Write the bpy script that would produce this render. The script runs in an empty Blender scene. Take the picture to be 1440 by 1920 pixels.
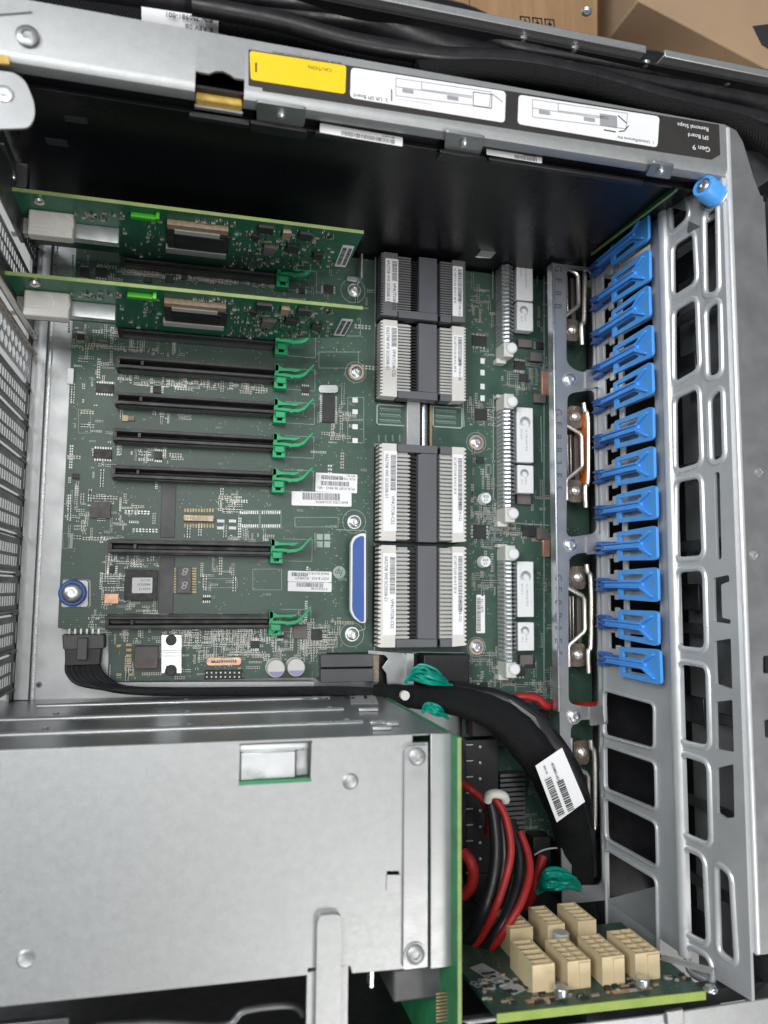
import bpy, bmesh, math, random
from mathutils import Vector, Matrix
from mathutils.geometry import tessellate_polygon
random.seed(7)
S = 0.001            # everything below is written in millimetres
V = Vector
sc = bpy.context.scene
COL = sc.collection

# ------------------------------------------------------------------ camera
H = 440.0
Zc = V((370, 140, 1450)).normalized()
Xc = V((5780, -190, -1450)); Xc = (Xc - Zc*Xc.dot(Zc)).normalized()
Yc = Zc.cross(Xc)
R = Matrix((Xc, Yc, Zc))                 # camera axes -> world axes
cam = bpy.data.objects.new('camera', bpy.data.cameras.new('camera'))
COL.objects.link(cam); sc.camera = cam
cam.matrix_world = Matrix.Translation(V((0, 0, H*S))) @ R.to_4x4()
cam.data.sensor_fit = 'VERTICAL'; cam.data.sensor_height = 36
cam.data.lens = 1450/1920*36
cam.data.clip_start = 0.01; cam.data.clip_end = 20
cam.data.dof.use_dof = True; cam.data.dof.focus_distance = 0.415; cam.data.dof.aperture_fstop = 8.5
# ------------------------------------------------------------------ light
w = bpy.data.worlds.new('World'); sc.world = w; w.use_nodes = True
nt = w.node_tree; bg = nt.nodes['Background']
tc = nt.nodes.new('ShaderNodeTexCoord'); sx = nt.nodes.new('ShaderNodeSeparateXYZ')
nt.links.new(tc.outputs['Generated'], sx.inputs[0])
rp = nt.nodes.new('ShaderNodeValToRGB'); nt.links.new(sx.outputs[2], rp.inputs[0])
e = rp.color_ramp.elements
e[0].position = 0.0; e[0].color = (.10, .10, .105, 1)
e[1].position = 0.75; e[1].color = (.55, .57, .6, 1)
nt.links.new(rp.outputs[0], bg.inputs[0]); bg.inputs[1].default_value = 0.45
def area(name, loc, target, size, power, col=(1, 1, 1), sy=None):
    l = bpy.data.lights.new(name, 'AREA'); l.size = size*S; l.energy = power; l.color = col
    if sy: l.shape = 'RECTANGLE'; l.size_y = sy*S
    o = bpy.data.objects.new(name, l); COL.objects.link(o)
    o.location = V(loc)*S
    o.rotation_euler = (V(loc)-V(target)).to_track_quat('Z', 'Y').to_euler()
    return o
area('ceiling_light', (-60, 260, 1500), (80, 20, 0), 420, 9, (1, .985, .96), 1100)
area('window_light', (-800, 420, 1150), (120, 20, 40), 520, 14, (.93, .97, 1))
area('far_lamp', (520, -860, 1100), (60, 40, 40), 420, 7, (1, .97, .93))
sc.view_settings.view_transform = 'Standard'; sc.view_settings.look = 'None'
sc.view_settings.exposure = 0; sc.view_settings.gamma = 1

# ------------------------------------------------------------------ pixel -> millimetre
def ray(px, py): return R @ V((px-720, 960-py, -1450))
CP = V((0, 0, H))
def P(px, py, z=0):
    d = ray(px, py); return CP + d*((z-H)/d.z)
def PY(px, py, y):
    d = ray(px, py); return CP + d*(y/d.y)
def PX(px, py, x):
    d = ray(px, py); return CP + d*(x/d.x)
def PN(px, py, o, n):
    d = ray(px, py); return CP + d*((V(o)-CP).dot(n)/d.dot(n))

# ------------------------------------------------------------------ frames and mesh builder
class F:
    def __init__(s, o, u, v, w=None):
        s.o = V(o); s.u = V(u).normalized(); s.v = V(v); s.v = (s.v-s.u*s.v.dot(s.u)).normalized()
        s.w = s.u.cross(s.v) if w is None else V(w)
    def p(s, u, v, w=0): return s.o + s.u*u + s.v*v + s.w*w
    def uv(s, q): d = V(q)-s.o; return (d.dot(s.u), d.dot(s.v))
WF = F((0, 0, 0), (1, 0, 0), (0, 1, 0))
def ZF(z): return F((0, 0, z), (1, 0, 0), (0, 1, 0))
def round_poly(pts, r, n=4):
    out = []; m = len(pts)
    for i in range(m):
        a, b, c = V(pts[i-1]), V(pts[i]), V(pts[(i+1) % m])
        da, dc = (a-b), (c-b)
        rr = min(r, da.length*.45, dc.length*.45)
        if rr < 1e-4: out.append(tuple(b)); continue
        p0 = b+da.normalized()*rr; p2 = b+dc.normalized()*rr
        for k in range(n+1):
            t = k/n; q = p0*(1-t)**2 + b*2*t*(1-t) + p2*t*t
            out.append((q.x, q.y))
    return out
class MB:
    def __init__(s): s.v = []; s.f = []; s.m = []
    def add(s, vs, fs, m=0):
        b = len(s.v); s.v += [V(q) for q in vs]
        for f in fs: s.f.append([b+i for i in f]); s.m.append(m)
        return s
    def box(s, x0, x1, y0, y1, z0, z1, m=0, fr=WF):
        vs = [fr.p(x, y, z) for z in (z0, z1) for x, y in ((x0, y0), (x1, y0), (x1, y1), (x0, y1))]
        return s.add(vs, [(3, 2, 1, 0), (4, 5, 6, 7), (0, 1, 5, 4), (1, 2, 6, 5), (2, 3, 7, 6), (3, 0, 4, 7)], m)
    def prism(s, pts, w0, w1, fr=WF, holes=(), m=0):
        loops = [[V((a[0], a[1], 0)) for a in pts]] + [[V((a[0], a[1], 0)) for a in h] for h in holes]
        flat = [q for l in loops for q in l]; n = len(flat)
        tri = tessellate_polygon(loops)
        vs = [fr.p(q.x, q.y, w0) for q in flat] + [fr.p(q.x, q.y, w1) for q in flat]
        fs = [tuple(t) for t in tri] + [tuple(i+n for i in t[::-1]) for t in tri]
        b = 0
        for l in loops:
            k = len(l)
            for i in range(k): fs.append((b+i, b+(i+1) % k, b+(i+1) % k+n, b+i+n))
            b += k
        return s.add(vs, fs, m)
    def cyl(s, c, r, h, fr=WF, n=20, m=0, r1=None):
        r1 = r if r1 is None else r1
        c = V(c); vs = []
        for rr, hh in ((r, 0), (r1, h)):
            for i in range(n):
                a = 2*math.pi*i/n; vs.append(fr.p(0, 0, 0)-fr.o+c+fr.u*rr*math.cos(a)+fr.v*rr*math.sin(a)+fr.w*hh)
        return s.add(vs, [tuple(range(n))[::-1], tuple(range(n, 2*n))]+[(i, (i+1) % n, (i+1) % n+n, i+n) for i in range(n)], m)
    def lathe(s, c, prof, fr=WF, n=20, m=0):
        c = V(c); vs = []
        for rr, hh in prof:
            for i in range(n):
                a = 2*math.pi*i/n; vs.append(c+fr.u*rr*math.cos(a)+fr.v*rr*math.sin(a)+fr.w*hh)
        fs = []
        for k in range(len(prof)-1):
            for i in range(n): fs.append((k*n+i, k*n+(i+1) % n, (k+1)*n+(i+1) % n, (k+1)*n+i))
        fs.append(tuple(range(n))[::-1]); fs.append(tuple(range((len(prof)-1)*n, len(prof)*n)))
        return s.add(vs, fs, m)
    def tube(s, pts, r, n=10, m=0, smooth=6, flat=1.0):
        pts = [V(p) for p in pts]
        if smooth and len(pts) > 2:
            q = []
            for i in range(len(pts)-1):
                p0 = pts[max(i-1, 0)]; p1 = pts[i]; p2 = pts[i+1]; p3 = pts[min(i+2, len(pts)-1)]
                for k in range(smooth):
                    t = k/smooth
                    q.append(.5*((2*p1)+(p2-p0)*t+(2*p0-5*p1+4*p2-p3)*t*t+(3*p1-p0-3*p2+p3)*t**3))
            q.append(pts[-1]); pts = q
        vs = []; nrm = None; m0 = len(pts)
        for i, p in enumerate(pts):
            t = (pts[min(i+1, m0-1)]-pts[max(i-1, 0)]).normalized()
            if nrm is None:
                nrm = t.cross(V((0, 0, 1))); nrm = t.cross(V((0, 1, 0))) if nrm.length < .1 else nrm
            nrm = (nrm-t*nrm.dot(t)).normalized(); bn = t.cross(nrm)
            rr = r(i/(m0-1)) if callable(r) else r
            for k in range(n):
                a = 2*math.pi*k/n; vs.append(p+nrm*rr*math.cos(a)+bn*rr*flat*math.sin(a))
        fs = [(i*n+k, i*n+(k+1) % n, (i+1)*n+(k+1) % n, (i+1)*n+k) for i in range(m0-1) for k in range(n)]
        fs += [tuple(range(n))[::-1], tuple(range((m0-1)*n, m0*n))]
        return s.add(vs, fs, m)
    def text(s, body, fr, size, u=0, v=0, th=.08, m=0, align='LEFT', wscale=1, shear=0):
        c = bpy.data.curves.new('t', 'FONT'); c.body = body; c.size = size; c.resolution_u = 2
        c.extrude = th/2; c.align_x = align; c.shear = shear
        o = bpy.data.objects.new('t', c); COL.objects.link(o)
        me = bpy.data.meshes.new_from_object(o.evaluated_get(bpy.context.evaluated_depsgraph_get()))
        vs = [fr.p(u+q.co.x*wscale, v+q.co.y, q.co.z+th/2) for q in me.vertices]
        s.add(vs, [tuple(p.vertices) for p in me.polygons], m)
        bpy.data.objects.remove(o); bpy.data.meshes.remove(me); bpy.data.curves.remove(c)
        return s
    def bars(s, fr, u0, u1, v0, v1, m=0, th=.08, lo=.18, hi=.6):
        u = u0
        while u < u1:
            a = random.uniform(lo, hi); s.box(u, min(u+a, u1), v0, v1, 0, th, m, fr); u += a+random.uniform(lo, hi)
        return s
ORG = {}
def root_of(o):
    while o.parent is not None: o = o.parent
    return o
def build(name, mb, mats, parent=None, bevel=0, smooth=35, seg=2, kind=None, label=None):
    if not isinstance(mats, (list, tuple)): mats = [mats]
    off = ORG.get(root_of(parent).name, V((0, 0, 0))) if parent else V((0, 0, 0))
    me = bpy.data.meshes.new(name)
    me.from_pydata([(q-off)*S for q in mb.v], [], mb.f)
    for mm in mats: me.materials.append(mm)
    me.polygons.foreach_set('material_index', mb.m)
    bm = bmesh.new(); bm.from_mesh(me); bmesh.ops.recalc_face_normals(bm, faces=bm.faces); bm.to_mesh(me); bm.free()
    if smooth:
        me.shade_smooth(); me.set_sharp_from_angle(angle=math.radians(smooth))
    o = bpy.data.objects.new(name, me); COL.objects.link(o)
    if parent: o.parent = parent
    if bevel:
        b = o.modifiers.new('bevel', 'BEVEL'); b.width = bevel*S; b.segments = seg; b.limit_method = 'ANGLE'
        b.angle_limit = math.radians(40); b.harden_normals = False
    if kind: o['kind'] = kind
    if label: o['label'] = label
    return o
def thing(name, label, cat, loc, group=None):
    o = bpy.data.objects.new(name, None); COL.objects.link(o); o.empty_display_size = .01
    o.location = V(loc)*S; ORG[o.name] = V(loc); o['label'] = label; o['category'] = cat
    if group: o['group'] = group
    return o
def single(name, label, cat, mb, mats, group=None, **k):
    o = build(name, mb, mats, None, **k); o['label'] = label; o['category'] = cat
    if group: o['group'] = group
    return o
def dup(o, d, label=None, name=None):
    def cp(a, par):
        b = a.copy(); COL.objects.link(b)
        if par: b.parent = par
        for ch in a.children: cp(ch, b)
        return b
    r = cp(o, None); r.location = o.location + V(d)*S; ORG[r.name] = ORG[o.name]+V(d)
    if label: r['label'] = label
    return r

# ------------------------------------------------------------------ materials
def mat(name, col, rough=.5, metal=0, var=.12, scale=60, rvar=.1, bump=0, bscale=400, spec=None, coat=0, stretch=None, trans=0):
    m = bpy.data.materials.new(name); m.use_nodes = True; t = m.node_tree; b = t.nodes['Principled BSDF']
    c = t.nodes.new('ShaderNodeTexCoord'); n = t.nodes.new('ShaderNodeTexNoise'); n.inputs['Scale'].default_value = scale
    n.inputs['Detail'].default_value = 6; n.inputs['Roughness'].default_value = .62
    src = c.outputs['Object']
    if stretch:
        mp = t.nodes.new('ShaderNodeMapping'); mp.inputs['Scale'].default_value = stretch
        t.links.new(src, mp.inputs[0]); src = mp.outputs[0]
    t.links.new(src, n.inputs['Vector'])
    r = t.nodes.new('ShaderNodeMapRange'); r.inputs[1].default_value = .3; r.inputs[2].default_value = .7
    r.inputs[3].default_value = 1-var; r.inputs[4].default_value = 1+var
    t.links.new(n.outputs[0], r.inputs[0])
    x = t.nodes.new('ShaderNodeVectorMath'); x.operation = 'SCALE'; x.inputs[0].default_value = col
    t.links.new(r.outputs[0], x.inputs['Scale']); t.links.new(x.outputs[0], b.inputs['Base Color'])
    q = t.nodes.new('ShaderNodeMapRange'); q.inputs[1].default_value = .3; q.inputs[2].default_value = .7
    q.inputs[3].default_value = max(rough-rvar, .03); q.inputs[4].default_value = min(rough+rvar, 1)
    n2 = t.nodes.new('ShaderNodeTexNoise'); n2.inputs['Scale'].default_value = scale*2.3; n2.inputs['Detail'].default_value = 4
    t.links.new(src, n2.inputs['Vector']); t.links.new(n2.outputs[0], q.inputs[0]); t.links.new(q.outputs[0], b.inputs['Roughness'])
    b.inputs['Metallic'].default_value = metal
    if spec is not None: b.inputs['Specular IOR Level'].default_value = spec
    if coat: b.inputs['Coat Weight'].default_value = coat
    if bump:
        n3 = t.nodes.new('ShaderNodeTexNoise'); n3.inputs['Scale'].default_value = bscale; n3.inputs['Detail'].default_value = 3
        t.links.new(src, n3.inputs['Vector'])
        bp = t.nodes.new('ShaderNodeBump'); bp.inputs['Strength'].default_value = bump; bp.inputs['Distance'].default_value = .0003
        t.links.new(n3.outputs[0], bp.inputs['Height']); t.links.new(bp.outputs[0], b.inputs['Normal'])
    return m
def pcb_mat(name, base, trace, via=(.25, .28, .2), scale=1.0, amt=.55):
    m = bpy.data.materials.new(name); m.use_nodes = True; t = m.node_tree; b = t.nodes['Principled BSDF']
    N = t.nodes.new; L = t.links.new
    c = N('ShaderNodeTexCoord')
    def wave(direction, sc_, rot=0):
        mp = N('ShaderNodeMapping'); mp.inputs['Rotation'].default_value = (0, 0, rot); L(c.outputs['Object'], mp.inputs[0])
        wv = N('ShaderNodeTexWave'); wv.bands_direction = direction; wv.inputs['Scale'].default_value = sc_
        wv.inputs['Distortion'].default_value = 0; L(mp.outputs[0], wv.inputs['Vector'])
        r = N('ShaderNodeMapRange'); r.inputs[1].default_value = .72; r.inputs[2].default_value = .8; L(wv.outputs[1], r.inputs[0])
        return r.outputs[0]
    a = wave('Y', 260*scale); d = wave('X', 300*scale); g = wave('Y', 240*scale, math.radians(45))
    vo = N('ShaderNodeTexVoronoi'); vo.inputs['Scale'].default_value = 75*scale; vo.distance = 'CHEBYCHEV'; L(c.outputs['Object'], vo.inputs['Vector'])
    sp = N('ShaderNodeSeparateColor'); L(vo.outputs['Color'], sp.inputs[0])
    def gt(o, v0):
        q = N('ShaderNodeMath'); q.operation = 'GREATER_THAN'; q.inputs[1].default_value = v0; L(o, q.inputs[0]); return q.outputs[0]
    def mix(f, x, y):
        q = N('ShaderNodeMix'); q.data_type = 'FLOAT'; L(f, q.inputs[0])
        for i, s_ in ((2, x), (3, y)):
            if isinstance(s_, (int, float)): q.inputs[i].default_value = s_
            else: L(s_, q.inputs[i])
        return q.outputs[0]
    p = mix(gt(sp.outputs[0], .45), a, mix(gt(sp.outputs[1], .5), d, g))
    p = mix(gt(sp.outputs[2], .42), 0.0, p)
    ml = N('ShaderNodeMath'); ml.operation = 'MULTIPLY'; ml.inputs[1].default_value = amt; L(p, ml.inputs[0])
    ns = N('ShaderNodeTexNoise'); ns.inputs['Scale'].default_value = 22; ns.inputs['Detail'].default_value = 5; L(c.outputs['Object'], ns.inputs['Vector'])
    cm = N('ShaderNodeMix'); cm.data_type = 'RGBA'; cm.inputs['A'].default_value = (*base, 1); cm.inputs['B'].default_value = (*[q*1.7 for q in base], 1)
    L(ns.outputs[0], cm.inputs['Factor'])
    c1 = N('ShaderNodeMix'); c1.data_type = 'RGBA'; L(ml.outputs[0], c1.inputs['Factor']); L(cm.outputs['Result'], c1.inputs['A']); c1.inputs['B'].default_value = (*trace, 1)
    v2 = N('ShaderNodeTexVoronoi'); v2.inputs['Scale'].default_value = 420*scale; L(c.outputs['Object'], v2.inputs['Vector'])
    lt = N('ShaderNodeMath'); lt.operation = 'LESS_THAN'; lt.inputs[1].default_value = .16; L(v2.outputs['Distance'], lt.inputs[0])
    n4 = N('ShaderNodeTexNoise'); n4.inputs['Scale'].default_value = 60; L(c.outputs['Object'], n4.inputs['Vector'])
    mm = N('ShaderNodeMath'); mm.operation = 'MULTIPLY'; L(lt.outputs[0], mm.inputs[0]); L(gt(n4.outputs[0], .52), mm.inputs[1])
    c2 = N('ShaderNodeMix'); c2.data_type = 'RGBA'; L(mm.outputs[0], c2.inputs['Factor']); L(c1.outputs['Result'], c2.inputs['A']); c2.inputs['B'].default_value = (*via, 1)
    L(c2.outputs['Result'], b.inputs['Base Color']); b.inputs['Roughness'].default_value = .38
    bp = N('ShaderNodeBump'); bp.inputs['Strength'].default_value = .25; bp.inputs['Distance'].default_value = .0001
    L(ml.outputs[0], bp.inputs['Height']); L(bp.outputs[0], b.inputs['Normal'])
    return m
M = dict(
 steel=mat('galvanised_steel', (.40, .41, .415), .42, .85, .07, 40, .07, .12, 900),
 bright=mat('bright_steel', (.66, .68, .69), .32, .9, .05, 60, .06),
 brushed=mat('brushed_steel', (.50, .515, .53), .3, .95, .12, 30, .08, .1, 500, stretch=(1, 14, 1)),
 white_steel=mat('pale_zinc_plate', (.41, .422, .424), .45, .72, .06, 260, .035, .2, 1800),
 darksteel=mat('dark_steel', (.16, .165, .17), .42, .85, .15, 40, .1),
 mirror=mat('polished_dark_steel', (.34, .35, .355), .34, .8, .04, 12, .04),
 chrome=mat('chrome', (.80, .76, .70), .3, .8, .08, 80, .05),
 bronze=mat('dark_bronze', (.26, .21, .17), .3, .7, .3, 120, .1),
 black=mat('black_plastic', (.012, .012, .014), .42, 0, .2, 60, .1, .1, 900),
 baffle=mat('black_baffle', (.006, .006, .008), .3, 0, .25, 12, .06, spec=.35),
 charcoal=mat('charcoal_plastic', (.085, .085, .088), .5, 0, .12, 50, .08, .1, 1200),
 sleeve=mat('cable_sleeve', (.007, .007, .008), .65, 0, .2, 120, .08, .5, 1500, spec=.3),
 rubber=mat('cable_jacket', (.012, .012, .014), .36, 0, .2, 80, .1, .2, 300),
 greycon=mat('slate_grey_plastic', (.105, .108, .122), .5, 0, .07, 50, .06, .1, 1500),
 ivory=mat('ivory_plastic', (.62, .60, .56), .45, 0, .06, 70, .06),
 finpl=mat('light_grey_plastic', (.42, .42, .40), .42, 0, .07, 90, .08),
 shadedpl=mat('grey_shaded_plastic', (.14, .14, .145), .4, 0, .08, 90, .08),  # grey plastic, partly darkened for the shade under the black wall
 white=mat('white_print', (.80, .80, .81), .5, 0, .03, 60, .05),
 ink=mat('black_ink', (.03, .03, .035), .5, 0, .1, 60, .05),
 fade=mat('grey_ink', (.32, .32, .34), .55, 0, .1, 60, .05),
 labelblack=mat('dark_label_film', (.035, .032, .03), .4, 0, .1, 60, .05),
 yellow=mat('yellow_label', (.90, .58, .01), .45, 0, .04, 60, .05),
 amber=mat('amber_foam', (.55, .36, .08), .7, 0, .25, 200, .1, .5, 600),
 pcb=pcb_mat('green_circuit_board', (.026, .058, .042), (.07, .13, .095)),
 pcb2=pcb_mat('emerald_circuit_board', (.008, .085, .045), (.02, .16, .09), scale=1.3),
 pcbedge=mat('raw_board_edge', (.24, .32, .11), .6, 0, .15, 120, .1),
 greenedge=mat('green_board_edge', (.03, .22, .09), .45, 0, .25, 60, .1),
 limeedge=mat('lime_board_edge', (.27, .37, .07), .6, 0, .12, 100, .1),
 silk=mat('silkscreen', (.36, .43, .39), .6, 0, .1, 80, .05),
 chip=mat('chip_epoxy', (.022, .022, .022), .5, 0, .15, 150, .1),
 chipgrey=mat('chip_grey', (.085, .08, .078), .5, 0, .15, 150, .1),
 ferrite=mat('inductor_grey', (.13, .115, .11), .55, 0, .1, 150, .1),
 pad=mat('solder', (.50, .53, .50), .4, .6, .25, 300, .1),
 gold=mat('gold_contacts', (.34, .27, .15), .45, .6, .2, 300, .1),
 tan=mat('ceramic_tan', (.30, .22, .15), .5, 0, .25, 400, .1),
 slot=mat('slot_black', (.010, .010, .011), .38, 0, .2, 60, .08),
 latchgreen=mat('green_latch_plastic', (.015, .33, .13), .4, 0, .08, 90, .08),
 lime=mat('lime_light_pipe', (.05, .38, .01), .25, 0, .08, 90, .06),
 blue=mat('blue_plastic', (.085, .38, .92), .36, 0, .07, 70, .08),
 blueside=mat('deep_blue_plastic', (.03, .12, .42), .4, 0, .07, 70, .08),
 bluefelt=mat('blue_grip', (.045, .105, .36), .6, 0, .05, 70, .05),
 violet=mat('violet_film', (.30, .28, .46), .4, 0, .05, 70, .05),
 teal=mat('teal_wire', (.0, .30, .22), .4, 0, .25, 90, .08),
 edgewhite=mat('pale_edge_steel', (.74, .75, .76), .38, .45, .05, 60, .08),  # even pale metal for bead, flange edge and honeycomb plate
 rimsteel=mat('rolled_window_rim', (.72, .735, .75), .34, .5, .06, 40, .08),
 covergrey=mat('slot_cover_grey', (.27, .27, .265), .5, .35, .1, 40, .08),
 red=mat('red_wire', (.36, .015, .015), .5, 0, .15, 90, .08, .2, 300),
 cream=mat('cream_nylon', (.66, .53, .32), .5, 0, .07, 90, .08, .1, 600),
 creamwhite=mat('off_white_nylon', (.62, .61, .56), .45, 0, .06, 90, .08),
 card=mat('cardboard', (.36, .215, .105), .75, 0, .22, 9, .08, .5, 150, stretch=(8, 1, 1)),
 cardpale=mat('cardboard_pale', (.40, .275, .17), .75, 0, .14, 9, .08, .3, 150),
 carddark=mat('cardboard_shadow_and_seam', (.20, .10, .045), .8, 0, .15, 9, .08),  # darker brown for the shadow side of a box, also for the seam
 table=mat('table_laminate', (.42, .42, .41), .6, 0, .08, 5, .08),
 copper=mat('copper_coil', (.60, .33, .22), .35, .5, .15, 200, .1),
 orange=mat('orange_plastic', (.75, .17, .02), .4, 0, .08, 90, .08),
 sink=mat('silver_fin', (.58, .60, .61), .3, .85, .08, 120, .08),
 module=mat('white_module', (.74, .745, .75), .4, 0, .03, 90, .06),
)
def braid(m):
    t = m.node_tree; b = t.nodes['Principled BSDF']; c = t.nodes.new('ShaderNodeTexCoord'); hs = []
    for rot in (.6, -.6):
        mp = t.nodes.new('ShaderNodeMapping'); mp.inputs['Rotation'].default_value = (0, 0, rot); t.links.new(c.outputs['Object'], mp.inputs[0])
        wv = t.nodes.new('ShaderNodeTexWave'); wv.inputs['Scale'].default_value = 320; t.links.new(mp.outputs[0], wv.inputs['Vector']); hs.append(wv.outputs[1])
    ad = t.nodes.new('ShaderNodeMath'); ad.operation = 'ADD'; t.links.new(hs[0], ad.inputs[0]); t.links.new(hs[1], ad.inputs[1])
    bp = t.nodes.new('ShaderNodeBump'); bp.inputs['Strength'].default_value = .8; bp.inputs['Distance'].default_value = .0004
    t.links.new(ad.outputs[0], bp.inputs['Height']); t.links.new(bp.outputs[0], b.inputs['Normal'])
braid(M['sleeve'])
M['wallsteel'] = mat('rolled_steel', (.56, .575, .59), .42, .4, .1, 25, .07, .08, 700)

# ------------------------------------------------------------------ helpers for placed pieces
def zpoly(px, z): return [P(a, b, z).to_tuple()[:2] for a, b in px]
def quad_frame(px, z=None, fn=None):
    """frame with origin at the first corner; u to the second, v towards the fourth"""
    f = fn or (lambda a, b: P(a, b, z))
    q = [f(*c) for c in px]
    fr = F(q[0], q[1]-q[0], q[3]-q[0])
    return fr, (q[1]-q[0]).length, (q[3]-q[0]).length
def zquad(px, z): return quad_frame(px, z)
def screw(parent, c, r=3.2, fr=WF, name='screw', m='bright', washer=True, h=1.6):
    b = MB()
    if washer: b.cyl(V(c), r*1.25, .5, fr, 24)
    b.lathe(V(c)+fr.w*.5, [(r, 0), (r, h*.55), (r*.8, h*.9), (r*.45, h), (r*.42, h*.55), (.01, h*.5)], fr, 24)
    for k in range(6):
        a = k*math.pi/3; f2 = F(V(c)+fr.w*(.5+h*.9), fr.u*math.cos(a)+fr.v*math.sin(a), fr.v*math.cos(a)-fr.u*math.sin(a))
        b.box(r*.42, r*.62, -.18*r/3, .18*r/3, -.2, .12, 1, f2)
    return build(name, b, [M[m], M['darksteel']], parent)
def sticker(parent, px, z, lines=(), name='label', base='white', r=.6, flip=False, bars=(), th=.15, fn=None, ink='ink', label=None):
    """px: corners tl,tr,br,bl as READ (u along the writing, v up the writing)"""
    tl, tr, br, bl = px
    fr, wd, ht = quad_frame((bl, br, tr, tl), z, fn)
    if fr.w.dot(CP-fr.o) < 0: fr, wd, ht = quad_frame((tl, tr, br, bl), z, fn)
    o = build(name, MB().prism(round_poly([(0, 0), (wd, 0), (wd, ht), (0, ht)], r, 3), 0, th, fr), M[base], parent, label=label)
    f2 = F(fr.p(0, 0, th+.02), fr.u, fr.v)
    b = MB()
    for (txt, u, v, s_, *rest) in lines:
        b.text(txt, f2, s_*ht, u*wd, v*ht, m=0, wscale=rest[0] if rest else 1)
    for (u0, u1, v0, v1) in bars: b.bars(f2, u0*wd, u1*wd, v0*ht, v1*ht, 0, lo=.2, hi=.5)
    if b.v: build('lettering', b, M[ink], o, smooth=0)
    return o, f2, wd, ht

# ================================================================== setting
build('table_surface', MB().box(-1500, 1500, -1500, 1500, -75, -55), M['table'])['kind'] = 'structure'

# ================================================================== chassis
ch = thing('server_chassis', 'open silver steel server case with black inner wall, long instruction strip and ladder-like right wall', 'computer case', (80, 20, -12))
YW = 200.0
build('floor_panel', MB().box(-86.3, 262, -182, 200, -9, -8), M['steel'], ch, bevel=0)
b = MB().box(-86, -78, -60, 199, -8, -5); build('floor_ledge', b, M['steel'], ch, bevel=.6)
b = MB().box(-77.2, -76.2, -60, 190, -8, -6.8); build('floor_seam', b, M['brushed'], ch)
c = P(73, 1284, -8); b = MB().cyl(c, 1.6, .6).cyl(c+V((0, 0, .6)), .8, .4, m=1); build('floor_rivet', b, [M['darksteel'], M['black']], ch)
# black side wall
b = MB().box(-92, 247, YW, YW+1.5, -9, 129.5)
b.box(-92, 247, YW-2.2, YW, 121, 123)
build('side_baffle', b, M['baffle'], ch, bevel=.3)
b = MB()
for (x0, x1, y0, y1) in ((85, 128, 258, 275), (120, 165, 215, 232)):
    a = PY(x0, y0, YW-.05); d = PY(x1, y1, YW-.05); b.box(a.x, d.x, YW-.4, YW-.05, d.z, a.z, 1)
build('wall_slot', b, [M['black'], M['ink']], ch)
a = PY(355, 182, YW-2); d = PY(470, 208, YW-2)
build('baffle_clip', MB().box(a.x, d.x, YW-5, YW-2.5, 122, 125), M['black'], ch, bevel=.5)
for x0, x1 in ((470, 580), (590, 730), (820, 900), (910, 1195)):
    a = PY(x0, 225+(x0-470)*.17, YW-2); d = PY(x1, 225+(x1-470)*.17, YW-2)
    build('baffle_clip', MB().box(a.x, d.x-1, YW-4.5, YW-2.5, 119 if x1-x0 < 120 else 122.5, 125.5), M['black'], ch, bevel=.5)
# side rail: folded profile along x
def rail_prof(): return [(225.2, 135), (203.2, 135), (201.2, 134.2), (200, 132.4), (200, 130), (198.8, 130), (198.8, 133), (199.6, 134.9), (201.2, 135.9), (203.2, 136.2), (225.2, 136.2)]
notch = [(368, 133), (380, 135), (392, 137), (404, 132), (418, 132), (432, 140), (440, 146), (457, 147), (458, 172), (458, 182), (420, 180), (367, 172)]
prof_fr = lambda x: F((x, 0, 0), (0, 1, 0), (0, 0, 1))
xa, xb = P(366, 150, 135).x, P(458, 160, 135).x
b = MB()
for x0, x1 in ((-98, xa), (xb, 246.5)):
    b.prism(rail_prof(), 0, x1-x0, prof_fr(x0))
top = [(366, 100), (458, 112), (458, 149), (440, 146), (432, 140), (418, 133), (404, 133), (392, 138), (380, 136), (366, 133)]
tp = zpoly(top, 136.2); tp[0] = (xa, 225.2); tp[1] = (xb, 225.2); tp[2] = (xb, tp[2][1]); tp[-1] = (xa, tp[-1][1])
b.prism(tp, 135, 136.2)
build('side_rail', b, M['white_steel'], ch, bevel=0, smooth=28)
b = MB().box(xa+.3, xb-.3, 199.2, 204.5, 126, 131)
build('foam_strip', b, M['amber'], ch, bevel=.8)
b = MB().box(xa, xb, 198.0, 199.1, 125.5, 127.5); build('rail_lip', b, M['bright'], ch)
b = MB().prism([(p[0], p[1]) for p in zpoly([(-30, 8), (50, 18), (60, 23), (-30, 30)], 136.6)], 136.4, 137.2); build('rail_flap', b, M['white_steel'], ch)
screw(ch, P(52, 70, 136.4), 4.2, washer=False, m='steel')
# instruction strip
fr = F(P(466, 165, 136.4), P(1335, 298, 136.4)-P(466, 165, 136.4), (0, 1, 0))
def g(px, py): return fr.uv(P(px, py, 136.4))
il = build('instruction_strip', MB().prism([g(466, 93), g(1348, 234), g(1350, 290), g(1334, 299), g(492, 170), g(492, 164), g(466, 160)][::-1], 0, .15, fr), M['labelblack'], ch,
    label='long dark strip with one yellow and two white panels')
f2 = F(fr.p(0, 0, .17), fr.u, fr.v)
def panel(name, px, m, r=1.3):
    return build(name, MB().prism(round_poly([g(*p) for p in px], r, 4), 0, .12, f2), M[m], il)
panel('yellow_panel', [(468, 96), (649, 124), (647, 177), (470, 150)], 'yellow')
panel('white_panel', [(658, 127), (948, 172), (946, 231), (656, 184)], 'white', 2)
panel('white_panel', [(972, 178), (1236, 219), (1232, 277), (970, 233)], 'white', 2)
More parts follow.
